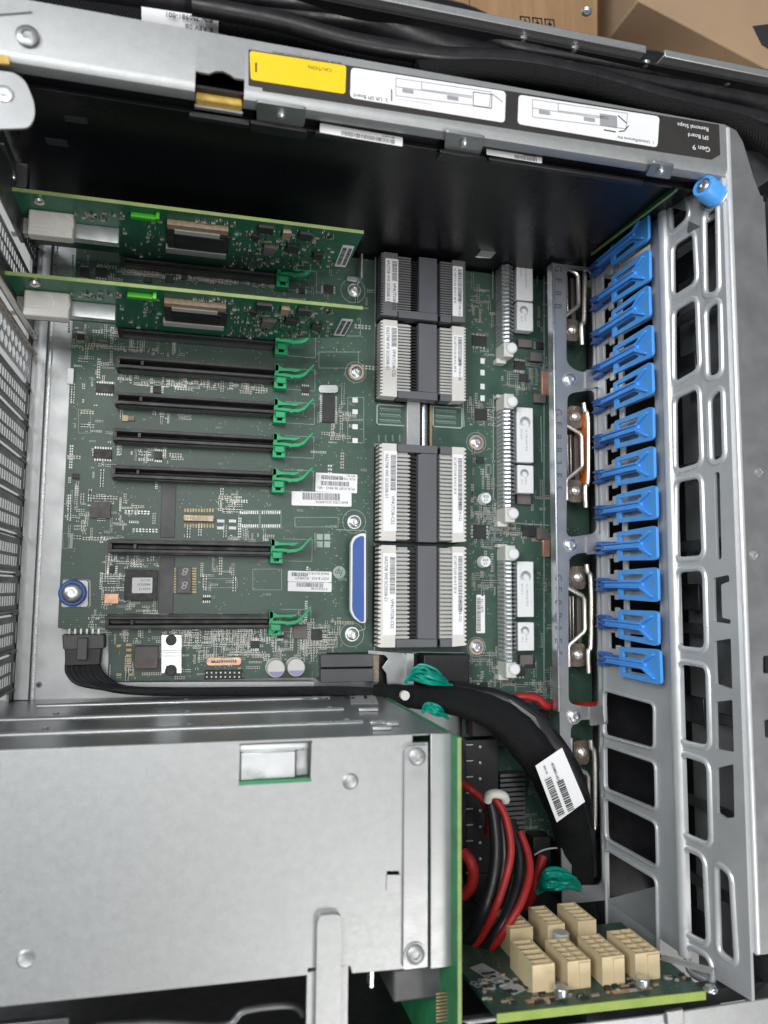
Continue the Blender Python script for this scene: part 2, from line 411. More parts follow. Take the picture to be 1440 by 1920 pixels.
# everything printed on the strip reads upside down: flipped frame
f3 = F(fr.p(0, 0, .31), -fr.u, -fr.v)
def gf(px, py): return f3.uv(P(px, py, 136.5))
b = MB(); k = MB(); wl = MB()
def put(mbx, txt, px, py, s_, **kw):
    u, v = gf(px, py); mbx.text(txt, f3, s_, u, v, **kw)
put(wl, 'Gen 9', 1331, 277, 3.6, th=.1, wscale=1.1)
put(wl, 'SPI Board', 1328, 256, 2.9, th=.1)
put(wl, 'Removal Steps', 1328, 240, 2.9, th=.1)
put(b, '1  Unlock/Remove the', 1226, 266, 2.1)
put(b, '2  Lift SPI Board', 727, 186, 2.3)
put(b, 'CAUTION:', 622, 130, 2.2)
put(b, 'See User Guide before removing the board assembly', 640, 118, 1.35)
def line(mbx, p, q, t=.35):
    a = V(gf(*p)); c_ = V(gf(*q)); d = c_-a; fl = F(f3.p(a.x, a.y, 0), f3.u*d.x+f3.v*d.y, f3.v*d.x-f3.u*d.y)
    mbx.box(0, d.length, -t/2, t/2, 0, .08, 0, fl)
def quadline(mbx, pts, t=.3):
    for i in range(len(pts)): line(mbx, pts[i], pts[(i+1) % len(pts)], t)
for ox, oy, gate in ((0, 0, False), (256, 40, True)):
    T = lambda x, y: (x+ox, y+oy)
    quadline(k, [T(742, 147), T(920, 173), T(917, 202), T(742, 180)])
    line(k, T(742, 163), T(885, 184)); line(k, T(790, 154), T(790, 168)); line(k, T(790, 168), T(885, 181))
    for (x, y) in ((754, 166), (838, 179)):
        u, v = gf(*T(x, y)); u2, v2 = gf(*T(x+21, y+11)); k.box(min(u, u2), max(u, u2), min(v, v2), max(v, v2), 0, .08, 0, f3)
    if not gate:
        u, v = gf(743, 183); u2, v2 = gf(810, 199); k.box(min(u, u2), max(u, u2), min(v, v2)+.6, max(v, v2)-.6, 0, .06, 0, f3)
        line(k, (922, 176), (942, 192), .5); quadline(b, [(887, 173), (922, 178), (921, 204), (887, 199)], .3)
    else:
        u, v = gf(1124, 213); u2, v2 = gf(1157, 241); k.box(min(u, u2), max(u, u2), min(v, v2), max(v, v2), 0, .08, 0, f3)
        line(b, (1158, 217), (1175, 232), .5); line(b, (1178, 236), (1170, 246), .5); line(b, (1170, 246), (1160, 247), .5); line(b, (1132, 244), (1154, 248), .6)
line(b, (480, 118), (480, 136), .7); line(b, (734, 168), (734, 190), .5)
build('lettering', b, M['ink'], il, smooth=0); build('diagram', k, M['fade'], il, smooth=0); build('white_lettering', wl, M['white'], il, smooth=0)
# rail tabs with screws
for px in ([(481, 186), (575, 200), (570, 234), (482, 225)], [(836, 242), (910, 254), (900, 286), (833, 275)], [(1224, 300), (1264, 307), (1256, 332), (1210, 325)]):
    yt_ = 198.6; ft = F((0, yt_, 0), (1, 0, 0), (0, 0, 1), w=(0, -1, 0))
    q4 = [ft.uv(PY(a, b2, yt_)) for a, b2 in px]
    t_ = build('rail_tab', MB().prism(round_poly(q4, 1.6), 0, 1.2, ft), M['steel'], ch, bevel=.3)
    cx = sum(p[0] for p in px)/4; cy = sum(p[1] for p in px)/4+2
    q = PY(cx, cy, yt_-1.2); b = MB().lathe(q, [(1.9, 0), (1.9, 1.2), (1.2, 2.0), (.01, 2.1)], ft, 18); build('rivet', b, M['bright'], t_)
def wall_label(px, txt, b0, b1):
    y = YW-2.6
    sticker(ch, px, None, [(txt, .1, .12, .34, .8)], fn=lambda a, c_: P(a, c_, 126.2), bars=[(b0, b1, .45, .9)], name='wall_label')
wall_label([(755, 258), (600, 231), (606, 250), (747, 272)][0:4], 'REV A 0915', .1, .75)
wall_label([(1016, 294), (912, 277), (911, 290), (1010, 304)], 'MADE IN CHINA', .1, .5)
# corner tab top left
pl = zpoly([(-20, 130), (28, 136), (48, 152), (64, 190), (66, 218), (55, 240), (-20, 242)], 139)
t_ = build('corner_tab', MB().prism(round_poly(pl, 3), 137.8, 139), M['steel'], ch, bevel=.4)
build('rivet', MB().lathe(P(8, 177, 139), [(3.4, 0), (3.2, .8), (2, 1.1), (.01, .6)], n=20), M['bright'], t_)
b = MB().prism(zpoly([(-20, 103), (18, 106), (18, 122), (-20, 118)], 137), 136.4, 137.6); build('corner_clip', b, M['amber'], ch)
# outer wall + trough
OY = 256.0
nx0, nx1 = P(1212, 95, 135).x, P(1246, 100, 135).x
b = MB()
b.box(-100, nx0, OY, OY+1.2, -20, 134); b.box(nx0, nx1, OY, OY+1.2, -20, 128); b.box(nx1, 330, OY, OY+1.2, -20, 134)
b.box(-100, nx0, OY-.6, OY+3.2, 134, 135.2); b.box(nx1, 330, OY-.6, OY+3.2, 134, 135.2)
build('outer_wall', b, M['white_steel'], ch, bevel=.5)
build('trough_floor', MB().box(-100, 330, 202, OY, 70, 72), M['black'], ch)
for px, py in ((980, 72), (1076, 90), (1210, 118), (1363, 152), (1100, 20)):
    q = PY(px, py, OY-.2); b = MB().lathe(q, [(2.4, 0), (2.2, 1.2), (1, 2), (.01, 2.1)], F(q, (1, 0, 0), (0, 0, 1)), 16); build('rivet', b, M['bright'], ch)
b = MB().prism(rail_prof()[:0] or [(202, 100), (203.2, 100), (203.2, 134), (202, 134)], 0, 330, prof_fr(-98)); build('rail_inner_web', b, M['black'], ch)
build('trough_liner', MB().box(-98, 328, OY-2, OY-.9, 72, 130), M['black'], ch)

def ring(fr, poly, off, r, w_=0, n=8):
    m = len(poly); cx = sum(p[0] for p in poly)/m; cy = sum(p[1] for p in poly)/m
    area_ = sum(poly[i-1][0]*poly[i][1]-poly[i][0]*poly[i-1][1] for i in range(m)); sg = 1 if area_ > 0 else -1
    pts = []
    for i in range(m):
        a, c_ = V(poly[i-1]), V(poly[(i+1) % m]); t_ = (c_-a).normalized(); nn = V((t_.y, -t_.x))*sg
        q = V(poly[i])+nn*off; pts.append((q, nn))
    b = MB(); vs = []; 
    for q, nn in pts:
        for k in range(n):
            a = 2*math.pi*k/n; vs.append(fr.p(q.x+nn.x*r*math.cos(a), q.y+nn.y*r*math.cos(a), w_+r*math.sin(a)))
    fs = [(i*n+k, i*n+(k+1) % n, ((i+1) % m)*n+(k+1) % n, ((i+1) % m)*n+k) for i in range(m) for k in range(n)]
    return b.add(vs, fs)
# ---- right wall: lower (latch) panel A, bead, upper panel B, flange
A0, A1 = V((238.2, 0, 24)), V((240.4, 0, 91))
fa = F(A0, (0, 1, 0), A1-A0); fa = F(A0, (0, 1, 0), A1-A0, w=None)
if fa.w.x > 0: fa.w = -fa.w
B1 = V((246.4, 0, 134))
fb = F(A1, (0, 1, 0), B1-A1)
if fb.w.x > 0: fb.w = -fb.w
def A(px, py, w=0): return fa.uv(PN(px, py, fa.o+fa.w*w, fa.w))
def B(px, py, w=0): return fb.uv(PN(px, py, fb.o+fb.w*w, fb.w))
lenA, lenB = (A1-A0).length, (B1-A1).length
LT = [(512, 425), (574, 498), (637, 568), (701, 642), (768, 715), (832, 790), (897, 867), (964, 944), (1028, 1020), (1096, 1097), (1165, 1174), (1233, 1250)]
lat = []
for i, (yd, yn) in enumerate(LT):
    a = A(1112+i*.9, yd)[0]; c_ = A(1236+i*1.0, yn)[0]; lat.append((a+c_)/2)
# regular pitch
n_ = len(lat); mx = sum(range(n_))/n_; my = sum(lat)/n_
sl = sum((i-mx)*(lat[i]-my) for i in range(n_))/sum((i-mx)**2 for i in range(n_))
lat = [my+sl*(i-mx) for i in range(n_)]
print('latch pitch', sl, 'first', lat[0], 'raw span', lat[-1])
holes = []
for u in lat[:]:
    um = u+sl*.5          # sl<0: window just below each latch
    if u != lat[-1]:
        holes.append(round_poly([(um-4.6, 9), (um+4.6, 9), (um+4.6, 15), (um+2.2, 15), (um+2.2, 19), (um+5.2, 19), (um+5.2, 24), (um-5.2, 24), (um-5.2, 19), (um-2.2, 19), (um-2.2, 15), (um-4.6, 15)], .8, 2))
    holes.append(round_poly([(um-3.6 if u != lat[-1] else u-5, 28), (um+(5.0 if u != lat[-1] else 8), 28), (um+(5.0 if u != lat[-1] else 8), 57), (um-3.6 if u != lat[-1] else u-5, 57)], 1.2, 2))
for px in ([(1134, 1296), (1226, 1322), (1226, 1402), (1134, 1377)], [(1135, 1400), (1228, 1432), (1230, 1516), (1136, 1478)], [(1136, 1498), (1230, 1545), (1232, 1624), (1138, 1572)], [(1138, 1594), (1230, 1650), (1233, 1842), (1160, 1796), (1140, 1740)]):
    holes.append(round_poly([A(*p) for p in px], 3.0))
lowholes = holes[-4:]
yt, yb = A(1240, 330)[0], A(1240, 1900)[0]
outer = [(yt, -2), (yt, lenA), (-177, lenA), (-177, -2)]
build('latch_wall', MB().prism(outer, -1.4, 0, fa, holes), M['wallsteel'], ch, bevel=.35, seg=1)
for h_ in lowholes: build('window_rim', ring(fa, h_, .9, .95, .2), M['wallsteel'], ch)
# bead
zf = F(V((0, -176, 0)), (1, 0, 0), (0, 0, 1))
b = MB(); pts = []
for k in range(9):
    t = math.pi*(k/8); pts.append((A1.x-1.0-math.sin(t)*2.4, A1.z-.3+3.4-math.cos(t)*3.4))
pts += [(A1.x+1.2, A1.z+6.5), (A1.x+1.2, A1.z)]
b.prism(pts, 0, 176+yt, F((0, -176, 0), (1, 0, 0), (0, 0, 1), w=(0, 1, 0))); build('wall_bead', b, M['edgewhite'], ch)
holes = []
W1 = [[(1262, 362), (1284, 352), (1294, 408), (1264, 436)], [(1266, 462), (1303, 438), (1308, 530), (1267, 556)], [(1268, 584), (1308, 562), (1313, 692), (1269, 718)],
      [(1270, 748), (1312, 729), (1317, 868), (1272, 882)], [(1273, 904), (1316, 896), (1321, 1042), (1274, 1046)], [(1276, 1072), (1322, 1070), (1326, 1216), (1278, 1212)],
      [(1280, 1244), (1328, 1252), (1332, 1398), (1283, 1388)], [(1284, 1416), (1330, 1432), (1334, 1580), (1287, 1562)], [(1289, 1592), (1322, 1608), (1330, 1766), (1292, 1748)], [(1294, 1776), (1334, 1798), (1337, 1838), (1296, 1818)]]
W2 = [[(1326, 404), (1346, 386), (1349, 546), (1329, 552)], [(1329, 582), (1351, 566), (1354, 700), (1333, 708)], [(1336, 748), (1356, 730), (1360, 858), (1340, 866)],
      [(1344, 886), (1354, 885), (1358, 1048), (1349, 1050)], [(1342, 1084), (1371, 1078), (1373, 1090), (1357, 1096), (1359, 1158), (1375, 1162), (1374, 1170), (1344, 1166)],
      [(1344, 1202), (1375, 1197), (1378, 1292), (1347, 1282)], [(1346, 1316), (1378, 1312), (1381, 1410), (1348, 1404)], [(1348, 1440), (1380, 1432), (1382, 1532), (1366, 1534), (1350, 1524)], [(1350, 1622), (1372, 1640), (1382, 1802), (1354, 1782)]]
for i, px in enumerate(W1): holes.append(round_poly([B(*p) for p in px], 3.4))
for i, px in enumerate(W2): holes.append(round_poly([B(*p) for p in px], .8 if 3 < i < 8 else 2.6, 3))
build('ladder_wall', MB().prism([(202, 6.3), (202, lenB), (-178, lenB), (-178, 6.3)], 0, 1.6, fb, holes), M['wallsteel'], ch, bevel=.4, seg=2)
for i, h_ in enumerate(holes):
    if not len(W1)+3 <= i < len(W1)+8: build('window_rim', ring(fb, h_, 1.3, 1.7, .9, 12), M['rimsteel'], ch)
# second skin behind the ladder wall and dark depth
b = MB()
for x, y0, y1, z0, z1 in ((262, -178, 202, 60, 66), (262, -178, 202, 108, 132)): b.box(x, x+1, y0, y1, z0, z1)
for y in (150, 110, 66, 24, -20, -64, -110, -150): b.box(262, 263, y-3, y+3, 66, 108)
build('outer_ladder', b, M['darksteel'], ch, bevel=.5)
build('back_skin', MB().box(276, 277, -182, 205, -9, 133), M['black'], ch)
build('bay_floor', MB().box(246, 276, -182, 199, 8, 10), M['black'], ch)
for (px, py) in ((1290, 500), (1290, 690), (1305, 1330), (1296, 1120), (1310, 1730)):
    q = PX(px, py, 262); build('inner_bracket', MB().box(260, 262, q.y-7, q.y+7, q.z-9, q.z+9), M['black'], ch, bevel=.6)
# flange
fp = zpoly([(1364, 238), (1380, 244), (1392, 264), (1412, 330), (1428, 372), (1436, 420), (1442, 700), (1480, 1400), (1500, 1800), (1415, 1795)], 135)
fh = [round_poly(zpoly([(1431, 1230), (1452, 1230), (1452, 1262), (1431, 1262)], 135), .4, 2), round_poly(zpoly([(1435, 1350), (1458, 1350), (1458, 1382), (1435, 1382)], 135), .4, 2)]
fp2 = [(p[0], p[1]) for p in fp]
fp2 = [(247, P(1364, 238, 135).y+1)] + fp2[1:6] + [(fp[5][0]+2, -150), (fp[5][0]+2, P(1415, 1792, 135).y), (247, P(1415, 1792, 135).y)]
fh2 = []
for h in fh:
    if all(q[0] < fp[5][0]+2 for q in h): fh2.append(h)
build('top_flange', MB().prism(fp2, 134, 135.2, holes=fh2), M['steel'], ch, bevel=.5)
b = MB().box(246.2, 249.2, P(1415, 1790, 135).y, P(1364, 240, 135).y, 130, 136.6); build('flange_edge', b, M['edgewhite'], ch, bevel=1.2, seg=3)
for px, py in ((1425, 885), (1415, 1040)):
    b = MB().lathe(P(px, py, 135.2), [(2.5, 0), (2.3, .5), (1.2, .7), (.9, .3), (.01, .3)], n=18); build('rivet', b, M['bright'], ch)
b = MB()
for py in (1245, 1366):
    q = P(1437, py, 135.3); b.box(q.x-.8, q.x+3, q.y-3.5, q.y+3.5, 135.2, 135.5)
build('flange_slot', b, M['black'], ch)
# front bezel body beyond the flange
b = MB().box(fp[5][0]+3, 340, -200, 199, 60, 126); build('front_bezel', b, M['white_steel'], ch, bevel=1.5)
b = MB().box(258, 300, 200, 228, 96, 118); build('bezel_corner', b, M['darksteel'], ch, bevel=2)
q = P(1440, 372, 126); build('bezel_gap', MB().box(q.x-3, q.x+20, q.y-2, q.y+1.5, 126, 126.4), M['black'], ch)
# lower rail
b = MB().prism(zpoly([(1040, 1926), (1240, 1902), (1440, 1872), (1520, 1860), (1520, 2000), (1040, 2000)], 132), 130.8, 132); build('lower_rail', b, M['white_steel'], ch, bevel=.4)
b = MB().prism(zpoly([(1100, 1922), (1300, 1890), (1410, 1872), (1440, 1840), (1300, 1862), (1100, 1885)], 118), 110, 118); build('lower_ledge', b, M['darksteel'], ch, bevel=.8)
b = MB().prism(zpoly([(860, 1915), (1010, 1895), (1020, 1905), (880, 1925)], 122), 118, 122); build('lower_bracket', b, M['darksteel'], ch, bevel=.8)
b = MB().prism(zpoly([(1250, 1898), (1282, 1892), (1284, 1920), (1252, 1926)], 134), 132, 134); build('rail_clip', b, M['steel'], ch, bevel=.4)
build('dark_floor_patch', MB().box(118, 262, -203, -150, -7.9, 1.5), M['black'], ch)  # black slab added over floor and board edge to darken this corner
build('lower_wall', MB().box(-98, 262, -205, -203, -9, 128), M['black'], ch)
b = MB().prism(zpoly([(-40, 1925), (130, 1908), (135, 2050), (-40, 2050)], 108), 104, 108)
b.tube([P(180, 1925, 112), P(280, 1918, 112), P(420, 1922, 112), P(460, 1895, 112), P(545, 1886, 112), P(570, 1905, 112)], 1.6, 8)
build('lower_strut', b, M['darksteel'], ch, bevel=.6)

# ---- rear wall: vent covers, posts
RX = -86.0
fw = F((RX, 0, 0), (0, 1, 0), (0, 0, 1), w=(1, 0, 0))
K0, KP = -18.8, 19.9
def yk(k): return K0+KP*k
CO = -5.5
b = MB().box(RX-1.4, RX, -60, 199, -8, 3).box(RX-1.4, RX, -60, 199, 92, 130)
for k in range(-2, 12):
    b.box(RX-1.4, RX, yk(k)+CO+KP/2-.5, yk(k)+CO+KP/2+.6, 3, 92)
build('rear_frame', b, M['darksteel'], ch, bevel=.3)
b = MB()
for k in range(-2, 11): b.box(RX+.2, RX+1, yk(k)+CO+KP/2-.9, yk(k)+CO+KP/2+.9, -4, 9)
build('bracket_notch', b, M['black'], ch)
q = PX(22, 300, RX+3); b = MB().box(RX+1, RX+3, 168, 196, 40, 128).box(RX, RX+8, 184, 196, 60, 66)
build('corner_post', b, M['darksteel'], ch, bevel=.5)
build('rivet', MB().lathe(PX(26, 332, RX+3), [(1.6, 0), (1.4, .6), (.01, .9)], F((0, 0, 0), (0, 1, 0), (0, 0, 1), w=(1, 0, 0)), 12), M['bright'], ch)
ORD = {-1: 'perforated grey slot cover lowest on the left wall, beside the drive cage', 0: 'perforated grey slot cover just above the one beside the drive cage',
       1: 'perforated grey slot cover level with the blue thumbscrew washer', 2: 'perforated grey slot cover level with the slot above the blue thumbscrew washer', 3: 'perforated grey slot cover level with the square grey chip',
       4: 'perforated grey slot cover level with the slot just above the square grey chip', 5: 'perforated grey slot cover, second down from the bright honeycomb cover', 6: 'perforated grey slot cover directly below the bright honeycomb cover',
       9: 'perforated grey slot cover between the two upright green cards'}
sh = []
for r_ in range(2):
    for j in range(16):
        z = 8+j*5.0; y0 = -5.6+r_*6.3; sh.append([(y0, z), (y0+4.7, z), (y0+4.7, z+3.1), (y0, z+3.1)])
cov = None
for k in ORD:
    if cov is None:
        cov = thing('slot_cover', ORD[k], 'slot cover', (RX, yk(k)+CO, 3), 'perforated slot covers in the left wall')
        fk = F((RX+.6, yk(k)+CO, 0), (0, 1, 0), (0, 0, 1), w=(1, 0, 0)); k0 = k
        build('perforated_plate', MB().prism([(-8.6, 3.2), (8.6, 3.2), (8.6, 91.5), (-8.6, 91.5)], 0, .3, fk, sh), M['covergrey'], cov)
        b = MB().box(-8.8, -8.0, 3.2, 91.5, .9, 1.8, 0, fk); build('folded_edge', b, M['covergrey'], cov, bevel=.3)
        b = MB().box(-5.2, 5.4, 4.2, 5.4, .9, 1.5, 0, fk); build('raised_stop', b, M['steel'], cov, bevel=.2)
    else: dup(cov, (0, yk(k)-yk(k0), 0), ORD[k])

# ---- divider frame with clip openings (mid plate beside the board)
DZ = 25.0
dh = [[(1062, 462), (1114, 462), (1114, 660), (1112, 696), (1085, 698), (1062, 682)], [(1064, 738), (1116, 730), (1119, 1000), (1062, 1008)], [(1066, 1048), (1080, 1038), (1120, 1034), (1123, 1328), (1066, 1320)], [(1070, 1362), (1086, 1350), (1124, 1348), (1130, 1660), (1072, 1660)]]
dout = zpoly([(1037, 455), (1113, 455), (1136, 1760), (1048, 1760)], DZ)
x_r = 237.6
dout = [(dout[0][0], 198), (x_r, 198), (x_r, -176), (dout[0][0], -176)]
build('divider_plate', MB().prism(dout, DZ-1.4, DZ, holes=[round_poly([(min(p_[0], 236.4), min(p_[1], 196)) for p_ in zpoly(h, DZ)], 4.5) for h in dh]), M['steel'], ch, bevel=.5)
b = MB().box(dout[0][0]-1.4, dout[0][0]+.2, -70, 198, DZ-6, DZ+1.2); build('divider_lip', b, M['bright'], ch, bevel=.5)
for py, px in ((712, 1068), (1022, 1070), (1343, 1076)):
    screw(ch, P(px, py, DZ), 3.6, name='divider_screw')
    b = MB().prism(round_poly(zpoly([(px+30, py-18), (px+62, py-22), (px+64, py+14), (px+30, py+18)], DZ+1), 1), DZ, DZ+1.2); build('divider_tab', b, M['steel'], ch, bevel=.3)
for py, n in ((545, 4), (850, 7), (1160, 7)):
    b = MB()
    for k in range(n):
        q = P(1047, py-n*12+k*24, DZ+.05); f_ = F(q, (0, -1, 0), (1, 0, 0)); b.text('GF8B3E5'[k], f_, 6.4, 0, -2.2, th=.06)
    build('stamped_lettering', b, M['darksteel'], ch, smooth=0)
for px, py in ((805, 1242), ):
    screw(ch, P(px, py, 2), 3)

# ================================================================== main board
mbd = thing('main_board', 'large dark green main circuit board with eight black slots lying on the case floor', 'circuit board', (80, 60, -6))
pxm = lambda px, py, z=0: P(px, py, z)
o1 = [(-65.0, 198), (-65.0, -22), (P(150, 1188).x, -24.5), (P(203, 1190).x, -25), (P(203, 1278).x, -50.5), (P(600, 1276).x, -50.5), (P(600, 1224).x, -36.5), (P(868, 1224).x, -37.5), (P(868, 1224).x, -172), (245, -172), (245, 198)]
cut = [zpoly([(764, 752), (808, 756), (809, 838), (764, 838)], 0), round_poly(zpoly([(113, 1085), (170, 1085), (170, 1140), (113, 1140)], 0), 2)]
cut[1] = [(max(p[0], -64.0), p[1]) for p in cut[1]]
build('board_sheet', MB().prism(o1, -1.8, 0, holes=cut), M['pcb'], mbd, smooth=0)
def chipbox(px0, py0, px1, py1, h=1.4, m='chip', name='chip', pins=0, side='x', z=0, par=None, bev=.15):
    a = P(px0, py0, h); c_ = P(px1, py1, h)
    x0, x1, y1, y0 = a.x, c_.x, a.y, c_.y
    o = build(name, MB().box(x0, x1, y0, y1, z+.15, z+h), M[m], par or mbd, bevel=bev)
    if pins:
        b = MB()
        for k in range(pins):
            t = (k+.5)/pins
            if side == 'x':
                for (xx, d) in ((x0, -1), (x1, 1)):
                    yy = y0+(y1-y0)*t; w_ = (y1-y0)/pins*.28; b.box(min(xx, xx+d*1.3), max(xx, xx+d*1.3), yy-w_, yy+w_, .02, .5)
            else:
                for (yy, d) in ((y0, -1), (y1, 1)):
                    xx = x0+(x1-x0)*t; w_ = (x1-x0)/pins*.28; b.box(xx-w_, xx+w_, min(yy, yy+d*1.3), max(yy, yy+d*1.3), .02, .5)
        build('pin_row', b, M['pad'], o, smooth=0)
    return o
# PCIe slots
def slot_body(y, x0, x1):
    b = MB(); z1 = 11
    prof = [(-3.9, 0), (-3.9, 7.5), (-3.1, 7.5), (-3.1, z1), (-1.6, z1), (-1.0, z1-.7), (-1.0, 3), (1.0, 3), (1.0, z1-.7), (1.6, z1), (3.1, z1), (3.1, 7.5), (3.9, 7.5), (3.9, 0)]
    b.prism(prof, 0, x1-x0, F((x0, y, 0), (0, 1, 0), (0, 0, 1), w=(1, 0, 0)))
    b.box(x0-1, x0+.9, y-3.4, y+3.4, 0, z1-.3); b.box(x0+11.6, x0+13.2, y-1.2, y+1.2, 0, z1+.25)
    n = 80
    for s_ in (-1, 1):
        for k in range(n):
            xx = x0+3+(x1-x0-5)*k/n
            if abs(xx-x0-12.4) < 1.4: continue
            b.box(xx, xx+.5, y+s_*2.35-.35, y+s_*2.35+.35, z1-.05, z1+.12, 1)
    b.box(x0+1, x1-1, y-4.05, y-3.9, 1.2, 7.0, 1)
    return b
SX0, SX1 = -39.6, 44.2
for k in (0, 2, 4, 5, 6, 7, 8, 10):
    y = yk(k)
    so = build('card_slot', slot_body(y, SX0, SX1), [M['slot'], M['charcoal']], mbd, bevel=.12, seg=1)
    b = MB(); x = SX1+.3
    b.prism([(0, -4.6), (7.2, -4.6), (7.2, 2.4), (5.6, 2.4), (5.2, 3.4), (0, 3.4)], 0, 7.5, F((x, y-3.2, 0), (1, 0, 0), (0, 1, 0)), [[(2.2, -3.2), (5.0, -3.2), (5.0, .8), (2.2, .8)]])
    b.box(x+1, x+6.5, y-5, y-1.5, 7.5, 9)
    build('slot_latch_base', b, M['latchgreen'], so, bevel=.4)
    b = MB(); zc = 9
    f_ = F((x, y, zc), (1, 0, 0), (0, 1, 0))
    lev = [(0, 1.6), (5, 2.2), (9, 2.4), (12, 2.0), (15.2, 3.2), (15.2, 4.2), (9, 3.9), (5, 4.0), (1.2, 5.8), (0, 5.8)]
    b.prism(lev, -3, 0, f_)
    b.prism([(1, .4), (6, .7), (11, .2), (15, .8), (18, 3.0), (20.6, 6.0), (22.4, 7.6), (22.8, 6.6), (20.2, 3.4), (17.6, .2), (14.5, -1.4), (10.4, -1.6), (9.8, -2.4), (8.6, -1.4), (1, -1)], -3.5, .6, f_)
    b.box(0, 2.4, -1, 6, -9, 0, 0, f_)
    build('slot_lever', b, M['latchgreen'], so, bevel=.35)
# silkscreen outlines and dashes
sk = MB()
def sline(px0, py0, px1, py1, t=.22, z=.03):
    a = P(px0, py0, z); c_ = P(px1, py1, z); d = (c_-a)
    if d.length < .05: return
    sk.box(0, d.length, -t/2, t/2, 0, .04, 0, F(a, d, V((0, 0, 1)).cross(d)))
def srect(x0, y0, x1, y1, t=.22):
    for s_ in ((x0, y0, x1, y0), (x1, y0, x1, y1), (x1, y1, x0, y1), (x0, y1, x0, y0)): sline(*s_, t=t)
for x0, y0, x1, y1 in ((553, 970, 634, 988), (474, 1067, 528, 1106), (598, 660, 672, 690), (147, 768, 170, 812), (652, 745, 682, 786), (652, 788, 682, 830), (230, 1166, 236, 1172), (448, 957, 486, 990), (488, 957, 527, 990),
                       (590, 1000, 592, 1030), (380, 1085, 445, 1102), (640, 598, 676, 630), (118, 1000, 128, 1028)): srect(x0, y0, x1, y1)
for k in (0, 2, 4, 5, 6, 7, 8, 10):
    y = yk(k); q = V((SX1+8, y-1, .03)); b_ = [(52, 6.5), (69, 6.5), (69, -6), (45, -6)]
    for (a, c_) in zip(b_[:-1], b_[1:]):
        aa = V((a[0], y+a[1], .03)); cc = V((c_[0], y+c_[1], .03)); d = cc-aa
        sk.box(0, d.length, -.11, .11, 0, .04, 0, F(aa, d, V((0, 0, 1)).cross(d)))
for (x0, y0, x1, y1) in ((704, 462, 703, 745), (703, 833, 702, 1222), (704, 745, 766, 750), (702, 833, 720, 832), (870, 800, 868, 752), (700, 1222, 870, 1224), (705, 600, 715, 600), (702, 1020, 712, 1020),
                         (924, 400, 924, 560), (1020, 480, 1020, 1300), (925, 740, 925, 980), (1014, 780, 1016, 866), (1030, 985, 920, 978), (630, 993, 686, 995), (686, 995, 684, 1180), (684, 1180, 660, 1186)):
    sline(x0, y0, x1, y1, .45)
for (px, py, r_) in ((662, 545, 26), (667, 698, 22), (664, 978, 24), (660, 1190, 24), (893, 830, 22), (893, 1213, 20), (135, 1110, 14)):
    q = P(px, py, .03); rr = r_*.292; sk.prism([(rr*math.cos(a*.2618), rr*math.sin(a*.2618)) for a in range(24)], 0, .05, F(q, (1, 0, 0), (0, 1, 0)), [[((rr-.25)*math.cos(a*.2618), (rr-.25)*math.sin(a*.2618)) for a in range(24)]])
up_ = F((0, 0, .03), (1, 0, 0), (0, 1, 0)); dn_ = F((0, 0, .03), (-1, 0, 0), (0, -1, 0))
def stext(txt, px, py, s_, fr0=dn_, **kw):
    u, v = fr0.uv(P(px, py, .03)); sk.text(txt, fr0, s_, u, v, **kw)
for i, (px, py) in enumerate(((625, 690), (410, 800), (410, 868), (495, 918), (560, 918), (640, 755), (500, 1050), (575, 1065), (560, 955), (395, 1042), (395, 1118), (320, 996), (575, 1138), (500, 1112), (150, 820), (175, 1010), (622, 985), (720, 600), (560, 880), (680, 880), (500, 945), (370, 1160), (640, 820))):
    stext(('J12', 'C480', 'U31', 'PCI 4', 'J9', 'X2', 'SLOT 3', 'R77', 'D20', 'SW6')[i % 10], px+8, py, 1.9, wscale=1)
for k in range(4): stext('DIMM', 712+k*13, 828, 1.6, F((0, 0, .03), (0, 1, 0), (-1, 0, 0)))
stext('RoHS', 650, 1084, 2.2)
for i in range(240):
    px = random.uniform(135, 690); py = random.uniform(500, 1270)
    if random.random() < .5: L_ = random.uniform(2, 7); sline(px, py, px+L_, py, .2)
    else: L_ = random.uniform(2, 7); sline(px, py, px, py+L_, .2)
build('silkscreen_print', sk, M['silk'], mbd, smooth=0)
# maker's round emblem
q = P(636, 1073, .05)
em = build('round_emblem', MB().cyl(q, 3.6, .08, n=32), M['silk'], mbd)
fe = F(q+V((2.7, 1.1, .1)), (-1, 0, 0), (0, -1, 0))
build('lettering', MB().text('hp', fe, 5.4, .35, -.5, th=.06, shear=.35, wscale=.85), M['pcb'], em, smooth=0)
# board labels (written upside down)
sticker(mbd, [(669, 925), (590, 921), (592, 886), (670, 890)], .1, [('PCA 0187 06 8415 - 001', .06, .72, .2), ('PCA 735511-001', .05, .2, .17), ('REV 0C', .05, .05, .14)], bars=[(.2, .88, .42, .66), (.36, .86, .12, .34)], name='board_label')
sticker(mbd, [(658, 950), (545, 946), (547, 921), (659, 924)], .1, [('BARCODE 2C5187K92', .06, .64, .24)], bars=[(.2, .82, .08, .58)], name='board_label')
sticker(mbd, [(622, 1092), (539, 1089), (540, 1070), (622, 1072)], .1, [('ASSY 8-415 - ROMLEY', .06, .55, .34), ('MADE IN P.R.C.', .06, .1, .3)], bars=[(.55, .93, .15, .5)], name='board_label')
sticker(mbd, [(622, 1110), (539, 1107), (540, 1091), (622, 1093)], .1, [('F 735512-00', .1, .55, .36)], bars=[(.2, .8, .06, .5)], name='board_label')
sticker(mbd, [(893, 1115), (893, 1187), (909, 1188), (909, 1115)], .1, [('5C1187K', .1, .55, .4)], bars=[(.08, .95, .05, .5)], name='board_label')
